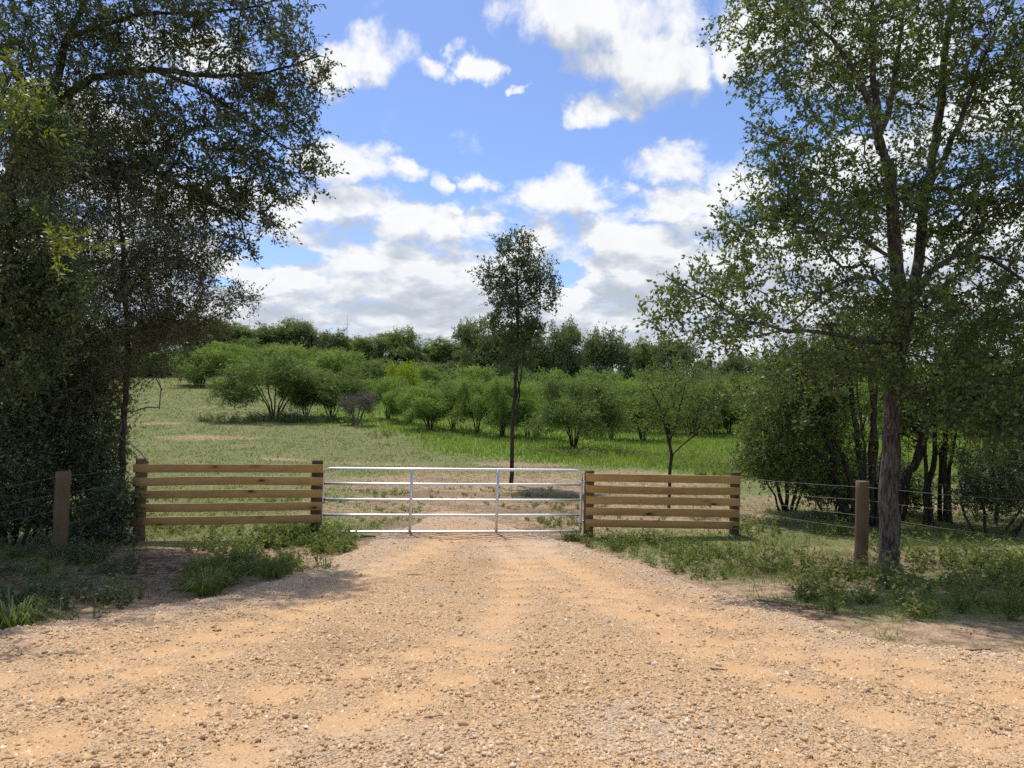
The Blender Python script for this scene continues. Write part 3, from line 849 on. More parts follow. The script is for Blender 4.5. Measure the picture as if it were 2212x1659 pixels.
def branch_geo(P, par, r, thick=0.035, sides=9, rough=0.0, seed=0):
    """(stout chains, thin twigs) as two Geo"""
    big = Geo(); fine = Geo(); n = len(P)
    isb = (r >= thick)
    kids = [[] for _ in range(n)]
    for i_ in range(n):
        if par[i_] >= 0:
            kids[par[i_]].append(i_)
    used = np.zeros(n, bool)
    for i_ in range(n):
        if not isb[i_] or used[i_]:
            continue
        ch = [i_]; used[i_] = True
        if par[i_] >= 0:
            ch = [par[i_], i_]
        cur = i_
        while True:
            nx_ = [c_ for c_ in kids[cur] if isb[c_] and not used[c_]]
            if not nx_: break
            cur = max(nx_, key=lambda c_: r[c_]); used[cur] = True; ch.append(cur)
        if len(ch) < 2: continue
        pts = P[ch]; rr = r[ch].copy()
        if par[i_] >= 0: rr[0] = rr[1] * 1.15
        d = np.linalg.norm(np.diff(pts, axis=0), axis=1)
        keep = np.concatenate([[True], d > 1e-4]); pts, rr = pts[keep], rr[keep]
        if len(pts) < 2: continue
        kk = sides if rr.max() > 0.06 else 6
        if rough and rr.max() > 0.09:
            # close bark: finer rings, ridged
            f = 5; tt = np.linspace(0, len(pts) - 1, (len(pts) - 1) * f + 1); i0 = np.minimum(tt.astype(int), len(pts) - 2); fr = (tt - i0)[:, None]
            rr = rr[i0] * (1 - fr[:, 0]) + rr[i0 + 1] * fr[:, 0]; pts = pts[i0] * (1 - fr) + pts[i0 + 1] * fr; kk = 40
            th = np.arange(kk)[None]; zz = np.cumsum(np.concatenate([[0], np.linalg.norm(np.diff(pts, axis=0), axis=1)]))[:, None]
            sh_ = vnoise(zz * 1.2 + 0 * th, th * 0.0, seed) * 6
            rid = np.abs(vnoise((th + sh_) * 0.55 + 0 * zz, zz * 2.6 + 0 * th, seed + 1) - 0.5) * 2
            rid2 = vnoise(th * 1.0 + 0 * zz, zz * 14 + 0 * th, seed + 2) - 0.5
            prof = circ(kk)[None] * (rr[:, None] * (1 + rough * (rid - 0.5) * 1.6 + rough * 0.6 * rid2))[:, :, None]
            V, F = sweep(pts, prof)
        else:
            V, F = sweep(pts, circ(kk), True, None, rr)
        big.add(V, F)
    e = np.flatnonzero((~isb) & (par >= 0))
    A = P[par[e]]; B = P[e]
    V, F = frustums(A - 0.1 * (B - A), B, np.minimum(r[par[e]], r[e] * 1.3), r[e], 3)
    fine.add(V, F)
    return big, fine


def leaves(rng, base, axis, L, Wd, tint, fold=0.15):
    n = len(base); side = nrm(np.cross(axis, rng.normal(size=(n, 3)))); up = np.cross(side, axis)
    L = np.broadcast_to(L, n)[:, None]; Wd = np.broadcast_to(Wd, n)[:, None]
    mid = base + axis * L * 0.48 + up * fold * Wd
    V = np.stack([base, mid + side * Wd * 0.5, base + axis * L - up * fold * Wd, mid - side * Wd * 0.5], 1)
    F = np.arange(n * 4).reshape(n, 4)
    return V.reshape(-1, 3), F, np.repeat(tint, 4)


def spray(rng, T, D, m_, ln, lpt, L, ar, out_=0.7, rnd=0.75, grav=0.0, clump=None, leafrnd=0.6):
    """leafy shoots at the tips T"""
    n = len(T)
    d = nrm(D[:, None] * out_ + rng.normal(size=(n, m_, 3)) * rnd + np.array([0, 0, grav]))
    l_ = ln * rng.uniform(0.45, 1.15, (n, m_, 1))
    A = np.repeat(T[:, None], m_, 1).reshape(-1, 3); Bv = (d * l_).reshape(-1, 3); dd = d.reshape(-1, 3)
    u = ((np.arange(lpt)[None] + rng.random((n * m_, lpt))) / lpt * 0.95 + 0.08)[:, :, None]
    base = (A[:, None] + Bv[:, None] * u).reshape(-1, 3)
    base += rng.normal(0, L * 0.15, base.shape)
    ax = nrm(np.repeat(dd[:, None], lpt, 1).reshape(-1, 3) * 0.55 + rng.normal(size=base.shape) * leafrnd)
    ct = rng.random(n) if clump is None else clump
    tint = np.clip(0.55 * np.repeat(ct, m_ * lpt) + 0.45 * rng.random(len(base)), 0, 1)
    ls = L * rng.uniform(0.45, 1.3, len(base))
    LV = leaves(rng, base, ax, ls, ls * ar, tint)
    return LV, (A, A + Bv)


def blob_targets(rng, blobs, total, px=True):
    w = []; C = []
    for b in blobs:
        if px:
            x_, y_, dep, rx_, ry_, rd = b[:6]; wt_ = b[6] if len(b) > 6 else 1.0
            C.append((at(x_, y_, dep), np.array([rx_ / FOC * dep, rd, ry_ / FOC * dep])))
        else:
            c_, rr_ = b[0], b[1]; wt_ = b[2] if len(b) > 2 else 1.0
            C.append((np.asarray(c_, float), np.asarray(rr_, float)))
        w.append(wt_ * np.prod(C[-1][1]) ** (2 / 3))
    w = np.array(w); cnt = np.maximum(2, (w / w.sum() * total)).astype(int)
    out_ = []
    for (c_, rr_), k_ in zip(C, cnt):
        v = nrm(rng.normal(size=(k_, 3))) * (rng.random((k_, 1)) ** 0.42)
        out_.append(c_ + v * rr_)
    return np.vstack(out_)


def build_tree(name, label, cat, base, paths, targets, leaf, bark, seed, group=None, growkw=None, rough=0.0, sides=9, twig=True, thick=0.035, tiny=0.0022, twigmat=None):
    """leaf: dict(m, ln, lpt, L, ar, mat, ...). Returns the root with its parts trunk, branches, crown"""
    rng = np.random.default_rng(seed)
    P, par, D, r, tips = grow(rng, paths, targets, **(growkw or {}))
    bigg, fine = branch_geo(P, par, r, thick, sides, rough, seed)
    base = np.asarray(base, float)
    root = thing(name, label, cat, base, group)
    lf = dict(leaf); mat = lf.pop('mat')
    (LV, LF, LT), (A, B) = spray(rng, P[tips], D[tips], lf.pop('m'), lf.pop('ln'), lf.pop('lpt'), lf.pop('L'), lf.pop('ar'), **lf)
    if twig:
        V, F = frustums(A, B, np.full(len(A), tiny), np.full(len(A), tiny * 0.5), 3); fine.add(V, F)
    if bigg.n:
        obj('trunk', bigg.mesh('trunk', bark, True, base), root)
    obj('branches', fine.mesh('branches', twigmat or bark, True, base), root)
    cr = Geo().add(LV, LF, LT)
    obj('crown', cr.mesh('crown', mat, False, base), root, kind='stuff')
    return root


def copy_tree(src, name, label, loc, rz, sxy, sz, group, crownmat=None):
    r = src.copy(); COL.objects.link(r); r.name = name
    r['label'] = label
    if group: r['group'] = group
    r.location = [float(v) for v in loc]; r.rotation_euler = (0, 0, rz); r.scale = (sxy, sxy, sz)
    for ch in list(src.children):
        c_ = ch.copy(); COL.objects.link(c_); c_.parent = r
        if crownmat is not None and ch.name.startswith('crown'):
            c_.material_slots[0].link = 'OBJECT'; c_.material_slots[0].material = crownmat
    return r


rng = np.random.default_rng(77)
# --- the big elm at the right
bp_ = gp(1917, 1240); d0 = bp_[1]
tr = [bp_ - (0, 0, 0.25), at(1919, 1200, d0), at(1922, 1050, d0), at(1928, 900, d0 + .05), at(1938, 750, d0 + .1), at(1940, 620, d0 + .1), at(1930, 480, d0 + .15), at(1924, 370, d0 + .2)]
pth = [(tr, 0.142, 0.075),
       ([at(1920, 1246, d0) + (0, 0, -0.05), at(1919, 1225, d0), at(1919, 1190, d0)], 0.185, 0.10),
       ([at(1924, 380, d0 + .2), at(1900, 310, d0 + .1), at(1868, 200, d0), at(1800, 90, d0 - .2), at(1720, 30, d0 - .3)], 0.06, 0.02),
       ([at(1900, 320, d0 + .1), at(1890, 200, d0 + .3), at(1884, 60, d0 + .4), at(1880, -120, d0 + .4)], 0.055, 0.025),
       ([at(1895, 310, d0 + .2), at(1925, 210, d0 + .6), at(1950, 40, d0 + .8), at(1960, -120, d0 + 1)], 0.05, 0.02),
       ([at(1942, 770, d0 + .1), at(1965, 680, d0 + .4), at(1985, 560, d0 + .6), at(2000, 420, d0 + .8), at(2030, 250, d0 + 1), at(2045, 80, d0 + 1.2), at(2080, -100, d0 + 1.4)], 0.085, 0.04),
       ([at(2000, 420, d0 + .8), at(2060, 300, d0 + .4), at(2120, 130, d0 + .2), at(2190, 0, d0)], 0.05, 0.02),
       ([at(1966, 660, d0 + .4), at(2010, 590, d0 + .1), at(2070, 550, d0 - .2), at(2140, 560, d0 - .4), at(2230, 620, d0 - .7)], 0.055, 0.02),
       ([at(1938, 640, d0 + .1), at(1870, 600, d0 - .2), at(1800, 620, d0 - .5), at(1700, 700, d0 - .8)], 0.038, 0.015),
       ([at(1936, 740, d0 + .1), at(1860, 735, d0 - .2), at(1770, 718, d0 - .5), at(1700, 712, d0 - .8), at(1600, 690, d0 - 1.0), at(1520, 640, d0 - 1.1), at(1440, 600, d0 - 1.2)], 0.042, 0.010),
       ([at(1700, 712, d0 - .8), at(1600, 730, d0 - 1.0), at(1500, 725, d0 - 1.3)], 0.018, 0.008),
       ([at(1932, 860, d0), at(2000, 850, d0 - .3), at(2100, 890, d0 - .6), at(2230, 960, d0 - .8)], 0.04, 0.018),
       ([at(1930, 560, d0 + .1), at(1860, 520, d0 - .3), at(1760, 500, d0 - .6), at(1640, 470, d0 - .8)], 0.035, 0.012)]
D_ = d0
bl = [(1750, 40, D_ - .3, 210, 75, 1.2), (1640, 40, D_ - .5, 90, 40, 0.7, 0.7), (1690, 170, D_ - .3, 110, 60, 1.0, 0.7), (1600, 128, D_ - .5, 60, 16, 0.3, 0.4), (1740, 300, D_ - .2, 140, 100, 1.2, 0.75), (1680, 400, D_ - .4, 110, 70, 1.0, 0.7),
      (1590, 480, D_ - .5, 75, 55, 0.8, 0.6), (1640, 560, D_ - .6, 120, 80, 1.0, 0.7), (1540, 620, D_ - .9, 90, 50, 0.8, 0.65), (1460, 640, D_ - 1.1, 50, 50, 0.5), (1430, 690, D_ - 1.1, 40, 28, 0.5), (1600, 700, D_ - .9, 130, 45, 0.8), (1530, 735, D_ - 1.2, 80, 28, 0.6, 0.6),
      (1860, 120, D_ + .3, 120, 160, 1.5, 0.8), (2000, 120, D_ + .6, 150, 160, 1.8, 0.9), (2140, 150, D_ + .4, 110, 170, 1.8), (1860, 420, D_ + .2, 140, 120, 1.5, 0.9), (1760, 470, D_ - .2, 120, 110, 1.2), (2050, 420, D_ + .4, 150, 130, 1.6),
      (2160, 480, D_, 100, 180, 1.6), (1820, 640, D_ - .2, 130, 90, 1.2), (2060, 650, D_ - .3, 150, 100, 1.5), (2170, 760, D_ - .5, 110, 100, 1.3), (1980, 780, D_ - .3, 120, 70, 1.0, 0.8), (1790, 780, D_ - .3, 120, 60, 0.9, 0.8), (2080, 880, D_ - .6, 120, 60, 1.0), (1690, 850, D_ - .5, 110, 55, 0.8, 0.5), (2190, 930, D_ - .8, 80, 60, 1.0),
      (1900, -170, D_ + .3, 330, 160, 2.0, 0.8), (2350, 200, D_, 150, 350, 2.0, 0.6), (2330, 700, D_ - .4, 120, 250, 1.5, 0.6)]
tg = blob_targets(rng, bl, 2450)
build_tree('elm_tree', 'tall elm with furrowed trunk spreading over the right side of the drive', 'tree', bp_, pth, tg,
           dict(m=5, ln=0.30, lpt=8, L=0.064, ar=0.58, mat=M['elm_leaf'], out_=0.6, grav=-0.05), M['elm_bark'], 101, rough=0.09, sides=14, tiny=0.0036, growkw=dict(bf=0.22, tip=0.0036, wig=0.03))

# --- left: big dark oak
ob = np.array([at(-70, 1200, 13.10)[0], 13.1, 0.0]); ob[2] = float(H(ob[0], ob[1]))
pth = [([ob - (0, 0, .2), at(-66, 900, 13.10), at(-40, 600, 13.00), at(20, 400, 12.90), at(90, 240, 12.80)], 0.20, 0.12),
       ([at(110, 240, 12.80), at(200, 170, 12.60), at(330, 150, 12.40), at(470, 165, 12.20), at(600, 150, 12.00), at(690, 120, 11.90)], 0.075, 0.018),
       ([at(330, 150, 12.40), at(430, 190, 12.10), at(520, 250, 12.00), at(620, 320, 11.90)], 0.045, 0.014),
       ([at(10, 430, 12.90), at(180, 380, 12.50), at(300, 360, 12.30), at(420, 420, 12.10), at(540, 480, 12.00)], 0.06, 0.015),
       ([at(110, 240, 12.80), at(150, 80, 12.80), at(220, -80, 12.70)], 0.07, 0.03), ([at(150, 80, 12.80), at(320, 30, 12.40), at(520, 20, 12.20), at(640, -20, 12.10)], 0.05, 0.015),
       ([at(100, 250, 12.80), at(0, 120, 13.00), at(-150, 0, 13.10)], 0.06, 0.02)]
bl = [(110, 60, 12.5, 130, 100, 1.4), (290, 60, 12.4, 150, 90, 1.3), (470, 60, 12.2, 130, 80, 1.1), (610, 40, 12.1, 90, 60, 0.9, 0.55), (655, 120, 12.0, 60, 50, 0.8, 0.55), (570, 180, 12.1, 110, 70, 1.0), (660, 235, 12.0, 60, 50, 0.7, 0.55), (680, 330, 11.9, 40, 50, 0.6, 0.55), (580, 320, 12.0, 110, 80, 1.0),
      (430, 260, 12.2, 130, 90, 1.2), (260, 210, 12.5, 120, 80, 1.2, 0.8), (90, 230, 12.7, 130, 110, 1.3), (520, 430, 12.0, 110, 50, 0.8), (590, 490, 12.0, 40, 28, 0.5, 0.55), (430, 420, 12.1, 110, 70, 1.0), (480, 520, 12.0, 60, 40, 0.6), (330, 350, 12.3, 120, 90, 1.1), (690, 180, 12.0, 36, 30, 0.4, 0.55), (620, 410, 11.9, 60, 40, 0.6, 0.55),
      (-180, 100, 12.8, 220, 260, 2.0, 0.7), (300, -150, 12.5, 380, 110, 2.0, 0.8)]
tg = blob_targets(rng, bl, 1900)
build_tree('oak_tree', 'big dark oak whose crown overhangs the upper left of the drive', 'tree', ob, pth, tg,
           dict(m=5, ln=0.34, lpt=8, L=0.078, ar=0.46, mat=M['oak_leaf'], out_=0.55), M['dark_bark'], 102, tiny=0.0038, growkw=dict(bf=0.22, tip=0.0042, wig=0.03), sides=12)

# --- left: dull brownish tree on a slender trunk
b2 = gp(262, 1040); dB = 13.0; b2 = np.array([at(262, 1100, dB)[0], dB, 0]); b2[2] = float(H(b2[0], b2[1]))
pth = [([b2 - (0, 0, .2), at(261, 1090, dB), at(264, 980, dB), at(270, 860, dB), at(276, 760, dB), at(270, 640, dB - .1), at(262, 500, dB - .2), at(250, 360, dB - .3)], 0.062, 0.03),
       ([at(268, 900, dB), at(255, 940, dB - .1), at(285, 960, dB - .3), at(322, 1000, dB - .5)], 0.02, 0.012),
       ([at(285, 890, dB - .1), at(318, 878, dB - .2), at(345, 880, dB - .2), at(352, 840, dB - .2), at(330, 800, dB - .2), at(300, 770, dB - .1)], 0.016, 0.010),
       ([at(272, 720, dB), at(350, 700, dB - .3), at(450, 690, dB - .5), at(545, 640, dB - .7)], 0.028, 0.008),
       ([at(268, 640, dB), at(180, 600, dB - .2), at(90, 620, dB - .3)], 0.03, 0.012)]
bl = [(210, 400, dB - .4, 140, 110, 1.0), (330, 500, dB - .5, 120, 100, 1.0), (320, 610, dB - .5, 140, 90, 1.0), (170, 560, dB - .4, 140, 110, 1.0), (270, 710, dB - .4, 150, 70, 0.9), (400, 690, dB - .6, 80, 60, 0.6), (140, 720, dB - .4, 120, 80, 0.9), (490, 660, dB - .7, 60, 35, 0.4, 0.7), (540, 640, dB - .8, 26, 26, 0.3, 0.6), (60, 420, dB - .2, 100, 120, 0.9), (420, 560, dB - .6, 60, 50, 0.5), (200, 830, dB, 90, 70, .6), (300, 790, dB - .3, 110, 40, .5, .6), (120, 900, dB + .2, 70, 90, .5, .7), (230, 300, dB - .2, 110, 90, .8), (90, 330, dB, 110, 110, .8)]
tg = blob_targets(rng, bl, 2250)
build_tree('cedar_elm_tree', 'dull brown-green twiggy tree on a slender trunk behind the left timber panel', 'tree', b2, pth, tg,
           dict(m=5, ln=0.40, lpt=8, L=0.058, ar=0.45, mat=M['dull_leaf'], out_=0.3, rnd=0.9), M['dark_bark'], 103, growkw=dict(bf=0.15, tip=0.0034, wig=0.05, pw=2.9), twigmat=M['grey_twig'], tiny=0.0026)

# --- left understorey shrubs
for q, (lab, bx, by, dp, bls, n_) in enumerate([
        ('dense dark evergreen shrub filling the far left edge behind the wire', 10, 1150, 12.2, [(30, 700, 12.2, 110, 110, 0.9), (10, 860, 12.1, 110, 110, 0.9), (10, 1000, 12.0, 100, 90, 0.8), (0, 1080, 11.8, 90, 50, 0.5), (100, 860, 12.4, 60, 120, 0.6), (-120, 900, 12, 100, 200, .8, .5)], 1300),
        ('leafy dark shrub between the left wire post and slender trunk', 190, 1140, 13.0, [(170, 800, 13.2, 90, 90, 0.8), (200, 920, 13.1, 70, 90, 0.8), (150, 1030, 13.0, 90, 60, 0.7), (225, 1070, 12.9, 40, 50, 0.5), (210, 1000, 12.9, 60, 60, 0.5), (90, 930, 13.3, 80, 130, .6)], 1050),
        ('low dark shrub at the foot of the left wire post', 225, 1150, 12.1, [(215, 1120, 12.2, 45, 40, 0.4), (185, 1140, 12.0, 40, 25, 0.3), (262, 1090, 12.3, 25, 45, 0.3)], 260),
        ('low dark brush on the ground left of the left wire post', 40, 1140, 12.0, [(30, 1110, 12.0, 80, 40, .5), (100, 1110, 12.2, 60, 40, .5), (-60, 1110, 11.8, 80, 50, .6)], 300),
        ('leafy shrub filling the space right of the thicket stems', 2140, 1120, 13.8, [(2150, 1010, 13.8, 80, 60, .7), (2200, 1070, 13.6, 70, 50, .6), (2110, 1075, 14.0, 50, 40, .5), (2260, 960, 13.6, 80, 110, .8)], 420),
        ('dark shrub low between the right post and the thicket stems', 1800, 1120, 16.6, [(1790, 1050, 16.6, 70, 45, .6), (1870, 1040, 16.8, 70, 60, .6), (1940, 1040, 16.8, 50, 60, .6)], 330)]):
    b_ = np.array([at(bx, by, dp)[0], dp, 0]); b_[2] = float(H(b_[0], b_[1]))
    pth = []
    for k_ in range(5):
        o_ = rng.normal(0, 0.35, 2); c_ = at(*bls[k_ % len(bls)][:3])
        pth.append(([b_ + (o_[0] * .4, o_[1] * .4, -.1), b_ + (o_[0], o_[1], (c_[2] - b_[2]) * .45), c_ + (o_[0] * .5, 0, 0)], 0.028, 0.012))
    build_tree('dark_shrub', lab, 'shrub', b_, pth, blob_targets(rng, bls, n_), dict(m=4, ln=0.36, lpt=8, L=0.062, ar=0.5, mat=M['shrub_leaf'], out_=0.4), M['dark_bark'], 110 + q,
               growkw=dict(bf=0.2, tip=0.0036, wig=0.04), twigmat=M['grey_twig'], thick=0.02)
# bright sprays of a sapling close to the camera at the left edge
dS = 6.8; bs = np.array([at(-90, 1300, dS)[0], dS, 0]); bs[2] = float(H(bs[0], bs[1]))
pth = [([bs - (0, 0, .1), at(-80, 900, dS), at(-60, 600, dS), at(-30, 350, dS), at(10, 200, dS)], 0.03, 0.012), ([at(-70, 650, dS), at(20, 560, dS), at(90, 520, dS), at(170, 505, dS)], 0.014, 0.005), ([at(-50, 450, dS), at(0, 330, dS), at(60, 250, dS)], 0.012, 0.005)]
tg = blob_targets(rng, [(35, 160, dS, 50, 55, 0.3), (65, 240, dS, 45, 50, 0.3), (15, 230, dS, 25, 40, 0.2), (150, 505, dS, 45, 25, 0.2), (100, 540, dS, 30, 30, 0.2), (-100, 300, dS, 80, 120, 0.4), (190, 525, dS, 20, 12, .1)], 70)
build_tree('sapling', 'bright yellow-green leafy sprays hanging in at the upper left edge', 'sapling', bs, pth, tg, dict(m=3, ln=0.22, lpt=11, L=0.062, ar=0.36, mat=M['bright_leaf'], out_=0.5, grav=-0.15), M['dark_bark'], 120, growkw=dict(bf=0.2, tip=0.003), thick=0.01)
tg = blob_targets(rng, [(60, 500, dS + 1.5, 100, 70, 0.7), (40, 620, dS + 1.6, 100, 90, 0.7), (90, 300, dS + 1.2, 70, 90, 0.5), (120, 640, dS + 1.7, 90, 70, .6), (30, 760, dS + 1.7, 90, 80, .6)], 750)
bs2 = np.array([at(-60, 1300, dS + 1.5)[0], dS + 1.5, 0]); bs2[2] = float(H(bs2[0], bs2[1]))
build_tree('climbing_vine', 'dark green leafy vine climbing the left tree near the wire fence', 'vine', bs2, [([bs2 - (0, 0, .1), at(-40, 900, dS + 1.5), at(0, 650, dS + 1.5), at(40, 450, dS + 1.4)], 0.02, 0.01)], tg,
           dict(m=4, ln=0.28, lpt=8, L=0.056, ar=0.5, mat=M['shrub_leaf'], out_=0.4, grav=-0.1), M['dark_bark'], 121, growkw=dict(bf=0.2, tip=0.003), thick=0.012)

# --- right: thicket of dark stems behind the elm
for q, (lab, stems, bls, n_, dp) in enumerate([
        ('dark multi-stemmed thicket tree directly behind the right round post', [(1835, 1128, 1790, 950, 1720, 800), (1868, 1130, 1850, 950, 1830, 760), (1885, 1132, 1890, 930, 1870, 700), (1895, 1130, 1915, 950, 1960, 800), (1845, 1125, 1800, 1010, 1700, 930), (1878, 1130, 1868, 1000, 1850, 820), (1890, 1128, 1880, 980, 1900, 760), (1855, 1132, 1835, 1020, 1760, 860), (1900, 1126, 1905, 1000, 1925, 850)],
         [(1820, 760, 15.2, 110, 70, 1.2), (1720, 800, 15.5, 100, 70, 1.2), (1700, 900, 15.4, 90, 70, 1.0), (1780, 880, 15.2, 90, 70, 1.0), (1880, 720, 15.5, 100, 90, 1.2), (1650, 970, 15.3, 60, 45, 0.7), (1830, 960, 15, 60, 60, .8, .5), (1700, 1010, 15.4, 70, 40, .8), (1770, 1040, 15.6, 70, 50, .8), (1860, 1060, 15.8, 60, 50, .6), (1640, 1010, 15.6, 50, 35, .6)], 1150, 15.0),
        ('slender dark stems of the thicket on the far right of the elm', [(1930, 1120, 1990, 960, 2030, 760), (1998, 1128, 2000, 950, 2000, 760), (2030, 1110, 2035, 950, 2060, 780), (2055, 1105, 2058, 960, 2080, 850), (2012, 1124, 2020, 980, 2015, 800), (2046, 1112, 2040, 1000, 2050, 860), (1945, 1124, 1965, 1020, 2005, 880), (2150, 1100, 2140, 1000, 2180, 880)],
         [(2020, 730, 15.5, 130, 90, 1.2), (2130, 780, 15.3, 110, 90, 1.2), (2060, 850, 15.2, 100, 60, 1.0), (2150, 900, 15.0, 100, 60, 1.0), (2090, 970, 15.0, 60, 40, .7, .6), (2280, 850, 15.2, 100, 110, 1.2, .7), (1950, 900, 15.9, 60, 100, .8), (1960, 1060, 16.2, 60, 50, .6), (2100, 1060, 16.0, 70, 45, .7, .8), (2200, 1020, 15.6, 80, 70, .8)], 1050, 15.3)]):
    b_ = np.array([at(stems[1][0], 1128, dp)[0], dp, 0]); b_[2] = float(H(b_[0], b_[1]))
    pth = []
    for s_ in stems:
        a_ = at(s_[0], s_[1], dp + rng.uniform(-.3, .3)); a_[2] = float(H(a_[0], a_[1])) - .1
        pth.append(([a_, (a_ + at(s_[2], s_[3], dp)) / 2 + rng.normal(0, .06, 3), at(s_[2], s_[3], dp), at(s_[4], s_[5], dp)], rng.choice([.035, .05, .08]), .02))
    build_tree('thicket_tree', lab, 'tree', b_, pth, blob_targets(rng, bls, n_), dict(m=4, ln=0.42, lpt=8, L=0.08, ar=0.42, mat=M['elm_leaf'], out_=0.4), M['dark_bark'], 130 + q, growkw=dict(bf=0.2, tip=0.005, wig=0.05))
# right bush with lighter green leaves beside the thicket
b_ = np.array([at(1700, 1040, 17.0)[0], 17.0, 0]); b_[2] = float(H(b_[0], b_[1]))
pth = [([b_ + (o_ * .2, 0, -.1), b_ + (o_, .1, 1.0), b_ + (o_ * 2.0, .2, 2.0)], .03, .012) for o_ in (-.6, -.3, 0, .4, .7)]
build_tree('green_bush', 'rounded mid-green bush at the left flank of the right thicket', 'bush', b_, pth, blob_targets(rng, [(1660, 930, 17, 60, 55, .8), (1740, 900, 17, 80, 75, 1.0), (1690, 990, 16.8, 80, 40, .8), (1780, 980, 16.8, 70, 50, .8), (1640, 880, 17.2, 40, 40, .6)], 520),
           dict(m=5, ln=0.4, lpt=9, L=0.066, ar=0.4, mat=M['far_mid_leaf'], out_=0.4), M['dark_bark'], 140, growkw=dict(bf=0.2, tip=0.005, wig=0.05))

# --- the slim lone tree in the middle
cb = gp(1104, 1045); dC = cb[1]
pth = [([cb - (0, 0, .2), at(1105, 1000, dC), at(1108, 900, dC), at(1114, 820, dC), at(1118, 740, dC), at(1118, 650, dC), at(1116, 560, dC)], 0.068, 0.025), ([at(1116, 860, dC), at(1128, 800, dC - .1), at(1130, 740, dC - .1)], 0.035, 0.02), ([at(1112, 900, dC - .05), at(1122, 840, dC + .1), at(1098, 760, dC + .1)], 0.03, 0.02)]
bl = [(1116, 770, dC, 40, 55, .7), (1110, 700, dC, 66, 50, 1.0), (1128, 640, dC, 52, 50, .9), (1085, 630, dC, 50, 40, .8), (1110, 570, dC, 50, 45, .8), (1140, 540, dC, 34, 34, .5), (1095, 525, dC, 30, 26, .5), (1055, 590, dC, 32, 28, .4), (1185, 600, dC, 30, 36, .5), (1165, 650, dC, 40, 30, .6), (1135, 712, dC, 44, 36, .6), (1152, 590, dC, 34, 30, .5), (1128, 512, dC, 20, 14, .3)]
build_tree('lone_tree', 'slim solitary tree with bare lower trunk standing behind the gate', 'tree', cb, pth, blob_targets(rng, bl, 400), dict(m=5, ln=0.34, lpt=8, L=0.088, ar=0.5, mat=M['shrub_leaf'], out_=0.5), M['dark_bark'], 150, growkw=dict(bf=0.2, tip=0.0042, wig=0.03))
# sapling behind the right panel
sb = gp(1446, 1098); dd_ = sb[1]
pth = [([sb - (0, 0, .1), at(1446, 1040, dd_), at(1450, 985, dd_), at(1438, 930, dd_), at(1425, 880, dd_), at(1405, 840, dd_)], 0.034, 0.010), ([at(1450, 985, dd_), at(1480, 955, dd_), at(1515, 930, dd_ - .2), at(1535, 905, dd_ - .2)], 0.014, 0.006), ([at(1444, 960, dd_), at(1465, 900, dd_ + .2), at(1480, 830, dd_ + .2)], 0.02, 0.008)]
build_tree('sapling', 'thin sparse sapling standing behind the right timber panel', 'sapling', sb, pth, blob_targets(rng, [(1420, 860, dd_, 60, 60, .6), (1490, 880, dd_, 60, 60, .6), (1450, 820, dd_, 70, 40, .6), (1525, 905, dd_, 30, 25, .3), (1400, 920, dd_, 30, 25, .3), (1470, 930, dd_, 40, 25, .3)], 210), dict(m=4, ln=0.3, lpt=7, L=0.06, ar=0.35, mat=M['far_mid_leaf'], out_=0.5), M['dark_bark'], 151, growkw=dict(bf=0.2, tip=0.004), thick=0.02)


